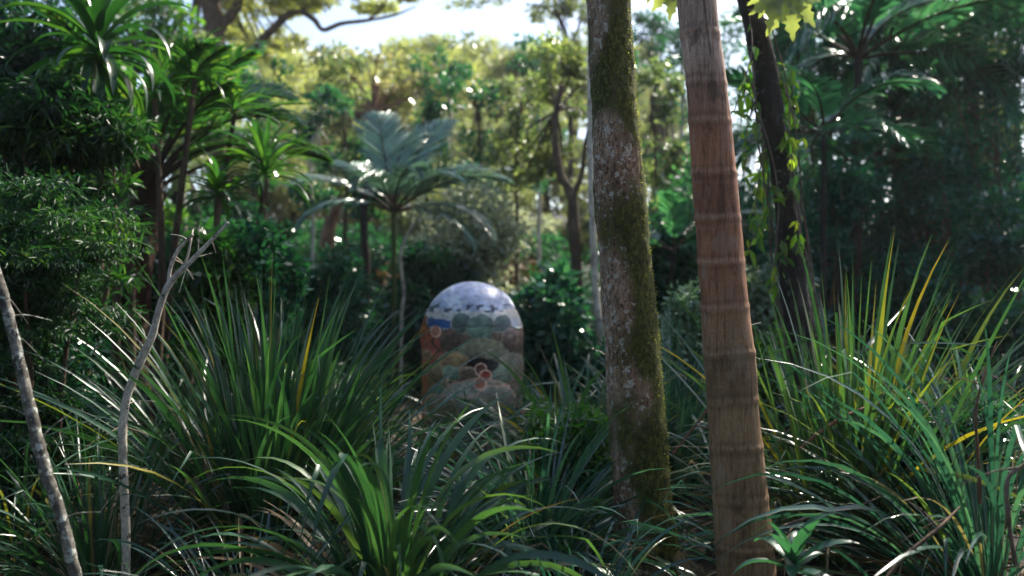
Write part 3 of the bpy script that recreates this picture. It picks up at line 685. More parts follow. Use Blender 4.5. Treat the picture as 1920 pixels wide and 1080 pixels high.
# saplings
def sapling(name, label, mains, mat, twigs=(), leafs=None, seed=0, cat='sapling', disp=.12):
    rng = np.random.default_rng(seed); p = pxpath(mains[0], 120); base = p[0, :3].copy(); base[2] = float(gz(base[0], base[1])) - .02
    t = thing(name, label, cat, base); mb = MB()
    for k, mrows in enumerate(mains):
        q = pxpath(mrows, 120 if k == 0 else 50)
        if k == 0:
            q = np.concatenate([[np.append(base, q[0, 3])], q])
        tube(mb, q[:, :3], q[:, 3], 16, .5, lambda v, dd: (fbm(v * 30, 3) - .5) * disp * float(q[:, 3].mean()) * 2)
        for _ in range(2 if k else 6):
            i = rng.integers(5, len(q) - 5); dr = norm(rng.normal(size=3) + [0, 0, .4]); tube(mb, resample([q[i, :3], q[i, :3] + dr * .05 + [0, 0, .01], q[i, :3] + dr * .12], 6), np.linspace(.003, .001, 6), 4)
    mb.build('trunk', M[mat], t)
    return t
sapling('lichen_sapling', 'thin lichen spotted grey stem leaning at the left edge of the picture', [[(150, 1110, 2.5, 10), (138, 1060, 2.5, 10.5), (112, 960, 2.5, 11), (82, 870, 2.5, 11), (62, 790, 2.5, 10.5), (44, 710, 2.5, 10), (26, 635, 2.5, 9.5), (8, 560, 2.5, 9), (-14, 490, 2.5, 9), (-50, 380, 2.5, 8), (-80, 200, 2.5, 7), (-100, -50, 2.6, 5), (-90, -300, 2.7, 3), (-95, -500, 2.7, 1)],
         [(8, 560, 2.5, 4), (-5, 520, 2.55, 3), (-15, 440, 2.6, 2)]], 'bark_lichen', seed=1, disp=.35)
sapling('forked_sapling', 'pale smooth crooked sapling forking into three bare branches at left', [[(236, 985, 3.1, 7.8), (232, 900, 3.1, 7.8), (230, 810, 3.1, 7.8), (238, 745, 3.1, 7.4), (262, 680, 3.1, 7.8), (285, 630, 3.1, 7.0), (300, 575, 3.1, 6.2), (318, 532, 3.1, 6.2), (352, 496, 3.1, 4.7), (392, 455, 3.1, 3.5), (428, 418, 3.1, 2.3)],
         [(316, 536, 3.1, 3.9), (319, 505, 3.1, 3.5), (333, 470, 3.1, 3.1), (362, 440, 3.1, 2.3)], [(334, 514, 3.1, 2.7), (350, 485, 3.1, 2.3), (357, 455, 3.1, 2.0), (362, 430, 3.15, 1.5)]], 'bark_pale', seed=2)
sapling('pale_stem', 'thin pale upright trunk just left of the mossy trunk', [[(1136, 700, 7.5, 9), (1128, 640, 7.5, 8), (1118, 560, 7.5, 7), (1112, 450, 7.5, 6.5), (1108, 340, 7.5, 6), (1107, 230, 7.5, 6), (1106, 100, 7.5, 5), (1104, -80, 7.5, 5)]], 'bark_pale', seed=3)
sapling('pale_stem', 'very thin pale wavy stem beside the mid distance palm', [[(752, 640, 9, 3.2), (753, 590, 9, 3.2), (757, 545, 9, 3), (751, 490, 9, 3), (757, 455, 9, 3), (772, 425, 9, 2.5), (790, 400, 9, 2)]], 'bark_pale', seed=4)

# ----------------------------------------------------------------- tree fern
def tree_fern(label, px, py, d, specs, seed, color=None, hw=(24, 34), mesh=STRAP_F + FERN_F[:2]):
    rng = np.random.default_rng(seed); top = P(px, py, d); x0 = top[0] - .1; base = np.array([x0, d, float(gz(x0, d))])
    t = thing('tree_fern', label, 'tree fern', base)
    mb = MB(); m = 60; pth = resample([base - [0, 0, .05], base * .5 + top * .5 + [-.03, 0, 0], top, top + [0.02, 0, .12]], m)
    r = np.concatenate([np.linspace(hw[0], hw[0] * .85, m // 2), np.linspace(hw[0] * .85, hw[1], m - m // 2)]) / FPX * d
    v0, dirs = tube(mb, pth, r, 24, .5, lambda v, dd: (fbm(v * np.array([18, 18, 5]), 3) - .5) * .08)
    # stubs of old stalks
    n = 260; i = rng.integers(10, m, n); j = rng.integers(0, 24, n); pos = v0[i, j]; az = np.arctan2(dirs[i, j, 1], dirs[i, j, 0])
    blades(mb, pos - dirs[i, j] * .02, az, R(55) + R(25) * rng.random(n), .1 + .22 * rng.random(n) * (i / m), .014, .3, K=3)
    mb.build('trunk', M['bark_fern'], t)
    put_fronds(t, mesh, top + [0, 0, .1], specs, color, rng)
    return t
rg = np.random.default_rng(9)
tree_fern('dark trunk flaring into a wide fan of leafy arching stalks, upper left', 275, 385, 6.4,
          [(15, 62, 1.50, 0), (-8, 50, 1.50, 3), (4, 44, 1.54, 4), (-30, 58, 1.41, 1), (40, 60, 1.50, 2), (75, 66, 1.50, 0), (110, 68, 1.50, 1), (150, 62, 1.50, 2), (178, 70, 1.58, 0), (200, 60, 1.41, 1),
           (235, 64, 1.41, 2), (-70, 66, 1.41, 0), (-45, 70, 1.50, 1), (90, 78, 1.58, 2), (28, 72, 1.58, 0), (-15, 70, 1.50, 2), (165, 76, 1.67, 1), (215, 74, 1.58, 0), (130, 78, 1.76, 2), (5, 74, 1.50, 1), (-20, 40, 1.32, 4), (12, 34, 1.50, 3), (255, 74, 1.58, 1), (300, 78, 1.58, 0), (60, 56, 1.50, 4)], 51)

# strap leaved rosettes
def rosette(name, label, px, py, d, n, L, W, seed, el=(-10, 80), bend=(30, 95), stem=(6, 9), mat='strap', color=None, tint=(.1, .9), foot=None, cat='strap leaf plant'):
    rng = np.random.default_rng(seed); top = P(px, py, d); fx = X(foot if foot is not None else px, d); base = np.array([fx, d, float(gz(fx, d))])
    t = thing(name, label, cat, base)
    s = MB(); tube(s, resample([base - [0, 0, .03], base * .5 + top * .5 + rng.normal(size=3) * .03, top], 24), np.linspace(stem[1], stem[0], 24) / FPX * d, 12, .5, lambda v, dd: (fbm(v * 25, 2) - .5) * .012)
    s.build('stem', M['bark_brown'], t)
    mb = MB(); u = (np.arange(n) + rng.random(n)) / n; az = np.arange(n) * 2.399 + rng.random(n) * .5
    e = R(el[1]) - (R(el[1] - el[0])) * u ** .9
    blades(mb, top + np.stack([0 * u, 0 * u, .18 * (1 - u) * L[1]], -1), az, e, L[0] + (L[1] - L[0]) * rng.random(n), W[0] + (W[1] - W[0]) * rng.random(n),
           R(bend[0]) + R(bend[1] - bend[0]) * rng.random(n), K=9, curl=rng.normal(size=n) * .25, tint=tint[0] + (tint[1] - tint[0]) * rng.random(n), fold=.22, prof=prof_strap, power=1.6, roll=rng.normal(size=n) * .15)
    o = mb.build('leaves', M[mat], t)
    if color: o.color = color
    return t
rosette('cordyline', 'large glossy strap leaved rosette on a thin stem, right of the tree fern', 498, 335, 5.9, 44, (.34, .56), (.035, .055), 61, foot=462, stem=(6, 11))
rosette('cordyline', 'smaller strap leaved rosette between the tree fern trunk and the large rosette', 408, 372, 5.6, 34, (.24, .4), (.03, .045), 62, foot=420)
rosette('cordyline', 'broad long leaved rosette high at the upper left corner', 185, 118, 4.7, 46, (.4, .7), (.05, .085), 63, foot=150, el=(-40, 80), bend=(50, 130), color=(.6, .65, .6, 1))
rosette('cordyline', 'glossy strap leaved rosette perched high in the tree fern fan', 365, 150, 5.8, 34, (.25, .42), (.03, .045), 67, foot=290, stem=(5, 9), color=(.85, .9, .85, 1))
rosette('cordyline', 'strap leaved rosette rising left of centre above the tree fern crown', 290, 185, 5.5, 30, (.22, .38), (.028, .042), 68, foot=280, stem=(5, 9), color=(.7, .8, .75, 1))
rosette('cordyline', 'bright green rosette at the right side of the tree fern fan', 440, 215, 6.1, 32, (.24, .4), (.03, .045), 69, foot=330, stem=(4, 8))
rosette('cordyline', 'small blue green rosette left of the tree fern crown', 232, 285, 5.4, 24, (.2, .34), (.022, .032), 64, foot=215, mat='frond_teal')
rosette('cordyline', 'low broad leaved green rosette at the bottom right of the palm trunk', 1488, 1075, 2.5, 12, (.14, .22), (.04, .055), 65, el=(10, 75), mat='frond_teal', stem=(5, 6))
rosette('cordyline', 'short strap leaved plant hanging low in front of the tree fern trunk', 245, 430, 6.0, 22, (.2, .34), (.035, .05), 66, mat='frond_teal', el=(-40, 70))

# ----------------------------------------------------------------- bushes
def bush(label, px, py, d, rx, ry, n, size, seed, mat='leaf_dark', color=None, tint=(0, 1), ncl=18, aspect=.45, six=False, droop=.3, group=None, name='bush', cat='bush', depth=None, flat=.5, clz=1.0, clr=.42, spread=.9, skirt=.8):
    """crown centre at (px,py), half extents rx, ry in photo pixels"""
    rng = np.random.default_rng(seed); c = P(px, py, d); RX, RZ = rx / FPX * d, ry / FPX * d; RY = depth or RX * .8
    base = np.array([c[0], d, float(gz(c[0], d))]); t = thing(name, label, cat, base, group)
    l = MB(); b = MB(); dd = rdir(rng, ncl); cen = c + dd * np.array([RX, RY, RZ]) * (spread * rng.random((ncl, 1)) ** .5)
    if skirt:
        n2 = int(ncl * skirt); lo = base[2] + .1; k2 = cen[rng.integers(0, ncl, n2)].copy(); k2[:, 2] = lo + rng.random(n2) * max(.1, c[2] - lo); cen = np.concatenate([cen, k2]); ncl += n2; n = int(n * (1 + skirt))
    rad = np.array([RX, RY, RZ]) * clr * (.6 + .8 * rng.random((ncl, 1))) * np.array([1, 1, clz])
    leafcloud(l, cen, rad, n, size, rng, tint, aspect=aspect, six=six, droop=droop, flat=flat, shell=.1)
    for cc in cen[::max(1, len(cen) // 9)]:
        tube(b, resample([base + np.append(rng.normal(size=2) * .08, -.03), base * .4 + cc * .6 + rng.normal(size=3) * .1 * RX, cc], 8), np.linspace(.02, .004, 8), 5, cap=False)
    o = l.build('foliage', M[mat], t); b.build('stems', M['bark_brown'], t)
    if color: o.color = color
    return t
bush('dense bush of fine narrow dark green leaves filling the left edge', 60, 465, 3.9, 195, 135, 15000, .042, 71, 'leaf_fine', (.9, 1, 1, 1), ncl=70, aspect=.26, six=True, droop=.35, tint=(0, .95), clz=.35, clr=.36, flat=1.0)
bush('shadowed tall shrub with leafy sprays in the top left corner', 20, 130, 5.6, 170, 190, 6000, .1, 72, 'leaf_dark', (.7, .75, .7, 1), ncl=26, aspect=.3, six=True, droop=.6)
bush('yellow lit loose shrub behind the fine leaved bush at left', 80, 290, 7.5, 130, 70, 2500, .08, 73, 'leaf_green', (1.5, 1.3, .8, 1), ncl=20, tint=(.3, 1))
bush('pale sparkling shrub with sunlit leaves just above the sculpture', 880, 440, 10.5, 120, 110, 5200, .085, 74, 'leaf_pale_glint', ncl=30, aspect=.55, six=True)
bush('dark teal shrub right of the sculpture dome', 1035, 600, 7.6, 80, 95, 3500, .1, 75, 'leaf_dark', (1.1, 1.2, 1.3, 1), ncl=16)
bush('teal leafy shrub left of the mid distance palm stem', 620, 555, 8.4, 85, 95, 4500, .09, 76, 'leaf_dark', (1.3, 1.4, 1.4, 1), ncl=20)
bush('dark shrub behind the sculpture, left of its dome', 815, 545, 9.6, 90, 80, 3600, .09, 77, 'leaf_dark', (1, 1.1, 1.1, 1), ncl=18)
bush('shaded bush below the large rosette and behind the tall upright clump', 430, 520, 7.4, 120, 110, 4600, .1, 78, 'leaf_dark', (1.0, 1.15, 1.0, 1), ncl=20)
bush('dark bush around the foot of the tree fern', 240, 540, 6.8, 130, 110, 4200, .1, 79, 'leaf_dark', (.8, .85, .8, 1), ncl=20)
bush('feathery bush with white flecks between the two thick trunks', 1290, 620, 5.6, 60, 100, 3000, .05, 80, 'leaf_pale_glint', (.55, .8, .7, 1), ncl=20, aspect=.4)
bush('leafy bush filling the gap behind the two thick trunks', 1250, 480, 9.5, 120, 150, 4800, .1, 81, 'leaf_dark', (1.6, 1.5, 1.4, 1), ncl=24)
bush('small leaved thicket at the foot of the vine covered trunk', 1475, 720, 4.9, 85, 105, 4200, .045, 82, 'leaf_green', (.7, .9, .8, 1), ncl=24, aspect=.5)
bush('pale leaved bush right of the ringed palm trunk at mid height', 1440, 560, 7.0, 90, 90, 3600, .07, 83, 'leaf_pale_glint', (.6, .75, .65, 1), ncl=22)
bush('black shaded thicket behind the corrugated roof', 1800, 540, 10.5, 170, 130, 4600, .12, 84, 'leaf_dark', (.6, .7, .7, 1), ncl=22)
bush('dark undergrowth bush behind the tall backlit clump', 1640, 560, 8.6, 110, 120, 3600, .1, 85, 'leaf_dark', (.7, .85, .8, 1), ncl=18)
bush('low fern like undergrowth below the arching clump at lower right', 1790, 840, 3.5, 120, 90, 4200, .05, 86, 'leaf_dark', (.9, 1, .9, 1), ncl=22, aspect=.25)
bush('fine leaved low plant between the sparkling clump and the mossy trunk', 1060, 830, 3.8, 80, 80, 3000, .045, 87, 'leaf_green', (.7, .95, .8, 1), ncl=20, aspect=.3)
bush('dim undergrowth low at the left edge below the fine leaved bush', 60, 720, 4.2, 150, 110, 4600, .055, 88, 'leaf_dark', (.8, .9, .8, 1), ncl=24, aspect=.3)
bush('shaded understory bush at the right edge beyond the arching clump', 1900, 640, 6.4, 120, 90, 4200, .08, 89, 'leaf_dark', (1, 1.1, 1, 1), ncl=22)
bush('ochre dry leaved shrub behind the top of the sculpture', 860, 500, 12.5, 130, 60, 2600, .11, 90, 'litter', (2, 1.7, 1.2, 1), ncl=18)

for k, (px, py, d, rx, ry) in enumerate(((1570, 360, 8.2, 100, 110), (1680, 430, 8.8, 120, 120), (1800, 330, 8.4, 130, 110), (1905, 440, 7.4, 110, 110), (1640, 190, 9.4, 120, 110), (1770, 170, 9.0, 130, 120), (1890, 130, 8.2, 120, 130), (1510, 470, 8.0, 80, 90),
                                            (1560, 60, 10, 130, 90), (1720, 30, 10.4, 140, 90), (1860, 10, 9.6, 130, 90), (1740, 540, 7.6, 110, 80), (1410, 420, 10.5, 80, 110), (1480, 150, 11.5, 90, 120), (1830, 560, 8.8, 120, 80))):
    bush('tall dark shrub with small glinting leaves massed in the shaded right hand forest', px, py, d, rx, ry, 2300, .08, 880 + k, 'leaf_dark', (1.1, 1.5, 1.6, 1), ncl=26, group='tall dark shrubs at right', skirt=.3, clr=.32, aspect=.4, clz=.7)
bush('leafy dark shrub hiding the stem of the large rosette', 482, 505, 5.6, 85, 85, 3000, .07, 112, 'leaf_dark', (1.0, 1.2, 1.0, 1), ncl=22, clr=.36)
bush('leafy dark shrub right beside the forked pale sapling tips', 385, 500, 5.3, 75, 75, 2600, .07, 113, 'leaf_green', (.6, .8, .7, 1), ncl=22, clr=.36)
bush('dark feathery narrow leaved shrub in the shade above the fine leaved bush at left', 95, 235, 4.5, 150, 110, 7000, .07, 94, 'leaf_fine', (.7, .9, .8, 1), ncl=40, aspect=.24, six=True, skirt=.9, clz=.4, flat=1.0)
ru = np.random.default_rng(808)
for k, (px, d, h, w) in enumerate(((330, 8.5, .9, 130), (520, 9.5, 1.1, 120), (650, 10.5, 1.0, 110), (800, 10, 1.0, 100), (930, 9.2, .9, 100), (1010, 9.0, 1.0, 90), (1120, 8.0, .8, 90), (1200, 7.2, .9, 70), (1340, 7.6, 1.1, 80), (1440, 9, 1.2, 100),
                                   (1560, 10, 1.3, 110), (1700, 11, 1.6, 130), (1830, 12, 1.7, 130), (1930, 9, 1.4, 100), (190, 8.0, 1.2, 120), (40, 7.4, 1.3, 130), (420, 12, 1.5, 130), (580, 13, 1.5, 140), (720, 13.5, 1.5, 140), (860, 14, 1.5, 140), (1000, 13, 1.5, 130), (1150, 12.5, 1.6, 130), (1290, 13, 1.7, 130), (1620, 13.5, 2.0, 150), (1480, 14, 2.0, 140), (1760, 15, 2.2, 150), (1900, 14, 2.2, 150), (-160, 6, 1.6, 150), (-330, 8, 2.2, 190), (-480, 6, 2.0, 180), (2080, 6, 1.6, 150), (2260, 8, 2.2, 190), (2400, 6, 2.0, 180), (-250, 12, 3.0, 260), (2200, 13, 3.2, 280), (100, 12, 2.0, 160), (260, 13, 1.8, 140))):
    cz = float(gz(X(px, d), d)) + h * .55; py = 540 - (cz - CAMZ) / d * FPX
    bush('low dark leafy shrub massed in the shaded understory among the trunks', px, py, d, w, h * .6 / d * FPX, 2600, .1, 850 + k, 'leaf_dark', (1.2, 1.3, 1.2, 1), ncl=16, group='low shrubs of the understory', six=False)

# ----------------------------------------------------------------- mid distance palm and right hand palms
def palm(label, px, py, d, specs, seed, hw=6, color=None, foot=None, bark='bark_brown', group=None, meshes=None):
    rng = np.random.default_rng(seed); top = P(px, py, d); fx = X(foot if foot is not None else px, d); base = np.array([fx, d, float(gz(fx, d))])
    t = thing('forest_palm', label, 'palm tree', base, group); mb = MB()
    tube(mb, resample([base - [0, 0, .05], base * .5 + top * .5 + rng.normal(size=3) * .04, top], 30), np.linspace(hw * 1.2, hw, 30) / FPX * d, 12, .5, lambda v, dd: .006 * np.sin(v[..., 2] * 40))
    mb.build('trunk', M[bark], t)
    put_fronds(t, meshes or PALM_F, top, specs, color, rng); return t
palm('mid distance palm with pale drooping fronds above the sculpture, left of centre', 738, 398, 9.0,
     [(-12, 36, 1.45, 0), (12, 20, 1.35, 1), (-32, 50, 1.15, 1), (42, 48, 1.4, 0), (168, 38, 1.4, 0), (194, 24, 1.2, 1), (140, 54, 1.3, 0), (62, 84, 1.5, 1), (-75, 62, 1.1, 3), (250, 55, 1.1, 3), (35, 68, 1.5, 2), (120, 76, 1.5, 2), (-8, 10, 1.1, 1)], 91, hw=4.5, color=(.6, .78, .68, 1), bark='stem_green', meshes=PALE_F)
TEALC = (1.35, 1.45, 1.55, 1)
def rspecs(rng, n, el, sc): return [(i * 360 / n + rng.random() * 30, rng.uniform(*el), rng.uniform(*sc), int(rng.integers(0, 4))) for i in range(n)]
rp = np.random.default_rng(19)
palm('tall dark palm with feathery teal fronds right of the slender vine trunk', 1610, 110, 8.5, rspecs(rp, 12, (0, 65), (1.5, 2.0)), 92, 8, TEALC, 1625, 'bark_dark')
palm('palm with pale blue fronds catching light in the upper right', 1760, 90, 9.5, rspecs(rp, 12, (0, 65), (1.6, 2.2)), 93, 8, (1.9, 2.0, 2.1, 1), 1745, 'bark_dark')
palm('short palm whose rounded pale frond hangs behind the backlit clump', 1610, 320, 9.0, rspecs(rp, 10, (5, 60), (1.0, 1.4)), 94, 6, (1.3, 1.4, 1.3, 1), 1600, 'bark_dark')
palm('palm with teal fronds showing between the mossy trunk and ringed palm', 1262, 470, 9.0, rspecs(rp, 9, (5, 60), (.9, 1.3)), 96, 5, (1.5, 1.6, 1.6, 1), 1262, 'bark_dark')
palm('low young palm right of the vine covered trunk', 1545, 250, 7.2, rspecs(rp, 10, (0, 60), (.9, 1.3)), 97, 5, (1.2, 1.35, 1.4, 1), 1555, 'bark_dark')

# ----------------------------------------------------------------- trees behind
def tree(label, path, crown_px, seed, leaf='leaf_olive', bark='bark_brown', n=5000, size=.16, color=None, tint=(0, 1), ncl=30, group=None, name='forest_tree', extra=(), clr=.42, depth=.8, limb=.5):
    """path rows (px,py,d,hw) base first; crown_px (px,py,d,rx,ry)"""
    rng = np.random.default_rng(seed); p = pxpath(path, 60); x, y = p[0, 0], p[0, 1]; base = np.array([x, y, float(gz(x, y))])
    t = thing(name, label, 'tree', base, group); tr = MB(); cr = MB()
    q = np.concatenate([[np.append(base - [0, 0, .1], p[0, 3] * 1.25)], p]) if p[0, 2] > base[2] else p
    tube(tr, q[:, :3], q[:, 3], 14, .5, lambda v, dd: (fbm(v * np.array([4, 4, 2]), 3) - .5) * .6 * float(p[:, 3].mean()))
    for rows in extra:
        e = pxpath(rows, 40); tube(tr, e[:, :3], e[:, 3], 9, .5, lambda v, dd: (fbm(v * 5, 3) - .5) * .5 * float(e[:, 3].mean()))
    if crown_px:
        cl = crown_px if isinstance(crown_px, list) else [crown_px]
        for (cx, cy, cd, rx, ry) in cl:
            crown_for(cr, tr, p[-8, :3], P(cx, cy, cd), np.array([rx / FPX * cd, rx / FPX * cd * depth, ry / FPX * cd]), max(6, ncl // len(cl)), n // len(cl), size, rng, tint, float(p[-8, 3]) * limb, clr=clr)
        o = cr.build('crown', M[leaf], t)
        if color: o.color = color
    tr.build('trunk', M[bark], t)
    return t
YG = (1.5, 1.4, 1.0, 1)
tree('sunlit tree behind the tree fern with a thick crooked mossy branch reaching right', [(420, 560, 17, 22), (412, 380, 17, 20), (405, 200, 17, 20), (402, 90, 17, 20), (396, 10, 17, 17), (380, -120, 17, 15), (370, -300, 17, 10)],
     [(330, 10, 17, 190, 100), (490, 70, 18.5, 120, 60), (480, 10, 17.5, 110, 45), (590, -30, 17, 100, 40), (650, -5, 16.5, 130, 30), (440, 140, 19, 150, 80), (410, -190, 17, 260, 110)], 101, 'leaf_sun', 'bark_brown', 19000, .11, None, ncl=84, clr=.26,
     extra=[[(403, 125, 17, 10), (450, 115, 16.8, 8), (500, 66, 16.6, 8), (535, 32, 16.5, 7), (560, 22, 16.5, 5.5), (588, 36, 16.5, 5), (606, 56, 16.5, 4.6), (640, 44, 16.5, 4), (690, 38, 16.5, 3.2), (740, 28, 16.5, 2.4), (780, 12, 16.5, 1)],
            [(404, 60, 17, 10), (445, 10, 17, 9), (455, -60, 17, 7)], [(560, 24, 16.5, 5), (590, 0, 16.5, 4), (610, -40, 16.5, 3)], [(690, 38, 16.5, 3), (720, 10, 16.5, 2), (730, -25, 16.5, 1)]])
tree('leaning reddish forked tree left of the mid distance palm', [(608, 560, 14, 13), (612, 460, 14, 13), (622, 405, 14, 12), (645, 350, 14, 11), (672, 290, 14, 10), (690, 230, 14, 9), (706, 160, 14, 7)],
     [(700, 150, 14.5, 110, 60), (650, 250, 15, 110, 60)], 102, 'leaf_olive', 'bark_red', 4200, .12, (1.1, 1, .9, 1), ncl=26, extra=[[(650, 340, 14, 7), (630, 320, 14, 6), (600, 300, 14, 4)], [(676, 280, 14, 6), (660, 220, 14, 5), (640, 180, 14, 3)]])
tree('short dark trunk left of the mid distance palm stem', [(686, 560, 12, 8), (686, 480, 12, 8), (682, 420, 12, 7), (688, 350, 12, 6), (700, 280, 12, 5)], (700, 330, 12.5, 80, 70), 103, 'leaf_dark', 'bark_dark', 2400, .11, (2, 1.9, 1.5, 1), ncl=14)
tree('slender forking brown tree left of the mossy trunk', [(1088, 640, 10, 12), (1082, 520, 10, 10), (1076, 420, 10, 10), (1071, 368, 10, 9.5), (1052, 330, 10, 8), (1042, 280, 10, 7), (1042, 220, 10, 6), (1052, 160, 10, 5)],
     [(1050, 150, 10.5, 70, 80), (1010, 300, 11, 70, 60)], 104, 'leaf_olive', 'bark_brown', 3000, .09, (.9, 1, .8, 1), ncl=20, extra=[[(1072, 372, 10, 6), (1090, 330, 10, 5), (1098, 270, 10, 4), (1112, 200, 10, 3)]])
tree('thin dark bare branched treetop against the bright sky', [(1068, 420, 18, 6), (1070, 250, 18, 5), (1066, 120, 18, 4.5), (1060, 60, 18, 4), (1040, 10, 18, 3), (1030, -60, 18, 2)],
     [(1080, 130, 18, 45, 70), (1085, 20, 18, 50, 45), (1010, 5, 18, 70, 35), (900, -22, 18, 110, 26)], 105, 'leaf_olive', 'bark_dark', 3400, .1, (.9, 1, .8, 1), ncl=48, clr=.24, extra=[[(1064, 90, 18, 3), (1085, 50, 18, 2.5), (1092, -10, 18, 1.5)], [(1056, 40, 18, 2.5), (1020, 15, 18, 2), (985, 5, 18, 1)], [(1066, 110, 18, 2), (1040, 80, 18, 1.5), (1020, 40, 18, 1)]])
# far canopy wall
rt = np.random.default_rng(2024)
far = [(470, 250, 24, 130, 90, 'leaf_sun'), (560, 190, 27, 95, 75, 'leaf_sun'), (640, 170, 31, 80, 60, 'leaf_sun'), (720, 165, 36, 85, 55, 'leaf_olive'), (800, 130, 30, 85, 70, 'leaf_sun'), (885, 130, 33, 90, 65, 'leaf_sun'), (970, 170, 27, 80, 80, 'leaf_olive'),
       (1035, 190, 30, 60, 90, 'leaf_olive'), (840, 250, 24, 120, 80, 'leaf_olive'), (935, 300, 21, 100, 90, 'leaf_olive'), (740, 280, 25, 80, 70, 'leaf_olive'), (1000, 400, 18, 90, 80, 'leaf_olive'), (870, 380, 19, 110, 70, 'leaf_olive'),
       (690, 390, 20, 100, 70, 'leaf_olive'), (540, 400, 19, 110, 80, 'leaf_olive'), (1150, 250, 25, 100, 110, 'leaf_olive'), (1240, 320, 22, 90, 90, 'leaf_olive'), (1130, 420, 17, 90, 80, 'leaf_olive'), (590, 480, 16, 110, 70, 'leaf_dark'), (740, 480, 16, 100, 60, 'leaf_dark'), (960, 490, 15, 110, 60, 'leaf_dark')]
far += [(500, 140, 30, 100, 70, 'leaf_sun'), (600, 150, 34, 90, 60, 'leaf_sun'), (690, 220, 30, 90, 60, 'leaf_olive'), (780, 190, 34, 90, 60, 'leaf_sun'), (860, 160, 26, 90, 60, 'leaf_sun'), (940, 150, 36, 90, 60, 'leaf_olive'), (1010, 130, 34, 70, 60, 'leaf_sun'), (1080, 150, 33, 70, 80, 'leaf_olive'),
        (620, 260, 23, 90, 70, 'leaf_olive'), (800, 330, 22, 100, 70, 'leaf_olive'), (930, 230, 25, 90, 70, 'leaf_olive'), (1020, 290, 20, 80, 80, 'leaf_olive'), (560, 330, 21, 100, 70, 'leaf_olive'), (700, 330, 24, 90, 60, 'leaf_olive'), (450, 330, 18, 100, 80, 'leaf_olive'), (1180, 150, 29, 70, 80, 'leaf_olive'), (1250, 230, 27, 70, 70, 'leaf_olive'), (930, 420, 16, 100, 60, 'leaf_pale_glint'), (820, 440, 15, 90, 60, 'leaf_olive')]
for k, (cx, cy, d, rx, ry, mat) in enumerate(far):
    fx = cx + rt.normal() * 20; hw = rt.uniform(.10, .2) / d * FPX
    gy = 540 - (float(gz(X(fx, d), d)) - CAMZ) / d * FPX
    lab = {'leaf_sun': 'yellow green sunlit tree massed in the far canopy under the bright sky', 'leaf_olive': 'hazy olive forest tree massed in the far wall behind the sculpture', 'leaf_pale_glint': 'pale glinting low tree behind the sparkling shrub above the sculpture', 'leaf_dark': 'dark low tree massed in the shaded understory behind the sculpture'}[mat]
    gr = {'leaf_pale_glint': None, 'leaf_sun': 'sunlit far canopy trees', 'leaf_olive': 'hazy olive far trees', 'leaf_dark': 'dark understory trees behind the sculpture'}[mat]
    tree(lab, [(fx, gy, d, hw), ((fx + cx) / 2 + rt.normal() * 6, gy * .5 + cy * .5, d, hw * .8), (cx, cy + ry * .3, d, hw * .55)], (cx, cy, d, rx, ry), 200 + k, mat, 'bark_brown' if k % 3 else 'bark_red', 6500, .15 if d > 22 else .12,
         None if mat != 'leaf_dark' else (1.7, 1.6, 1.4, 1), ncl=24, group=gr)
# dark forest at right and upper left
dark = [(1560, 120, 13, 120, 110), (1680, 60, 15, 130, 110), (1800, 160, 13, 130, 110), (1890, 60, 12, 120, 120), (1720, 300, 14, 130, 100), (1850, 340, 12, 130, 100), (1600, 380, 15, 110, 90), (1480, 250, 16, 100, 110), (1390, 330, 15, 90, 100), (1500, 430, 14, 90, 70),
        (1900, 440, 11, 100, 90), (1740, 440, 13, 100, 70), (1330, 150, 19, 90, 120), (1440, 60, 18, 100, 100), (1230, 80, 21, 60, 70)]
for k, (cx, cy, d, rx, ry) in enumerate(dark):
    fx = cx + rt.normal() * 16; hw = rt.uniform(.07, .16) / d * FPX; gy = 540 - (float(gz(X(fx, d), d)) - CAMZ) / d * FPX
    tree('dark teal broadleaf tree massed in the shaded forest at right', [(fx, gy, d, hw), ((fx + cx) / 2 + rt.normal() * 8, gy * .5 + cy * .5, d, hw * .85), (cx, cy + ry * .2, d, hw * .6)], [(cx, cy, d, rx, ry), (cx + rt.normal() * 40, cy + (gy - cy) * rt.uniform(.35, .6), d - .6, rx * .8, ry * .8), (cx + rt.normal() * 50, cy + (gy - cy) * rt.uniform(.6, .85), d - 1, rx * .8, ry * .6)], 300 + k, 'leaf_dark', 'bark_dark', 6000, .11,
         (1.0, 1.15, 1.2, 1) if k < 12 else (1.6, 1.6, 1.4, 1), ncl=24, group='dark trees of the right hand forest')
left = [(30, 40, 9, 190, 140), (230, 60, 10, 120, 90), (150, 230, 10, 150, 110), (20, 320, 9, 150, 100), (330, 220, 11, 120, 90), (320, 420, 11, 120, 90), (440, 460, 11, 110, 80), (130, 430, 10, 140, 90)]
for k, (cx, cy, d, rx, ry) in enumerate(left):
    fx = cx + rt.normal() * 16; hw = rt.uniform(.05, .11) / d * FPX; gy = 540 - (float(gz(X(fx, d), d)) - CAMZ) / d * FPX
    tree('dark green tree massed in the shade behind the tree fern at left', [(fx, gy, d, hw), ((fx + cx) / 2 + rt.normal() * 8, gy * .5 + cy * .5, d, hw * .85), (cx, cy + ry * .2, d, hw * .6)], [(cx, cy, d, rx, ry), (cx + rt.normal() * 40, cy + (gy - cy) * rt.uniform(.4, .8), d - .6, rx * .8, ry * .8)], 400 + k, 'leaf_green' if k in (1, 4) else 'leaf_dark', 'bark_dark', 5200, .1,
         (1.0, 1.1, .95, 1), ncl=22, group='dark trees behind the tree fern')
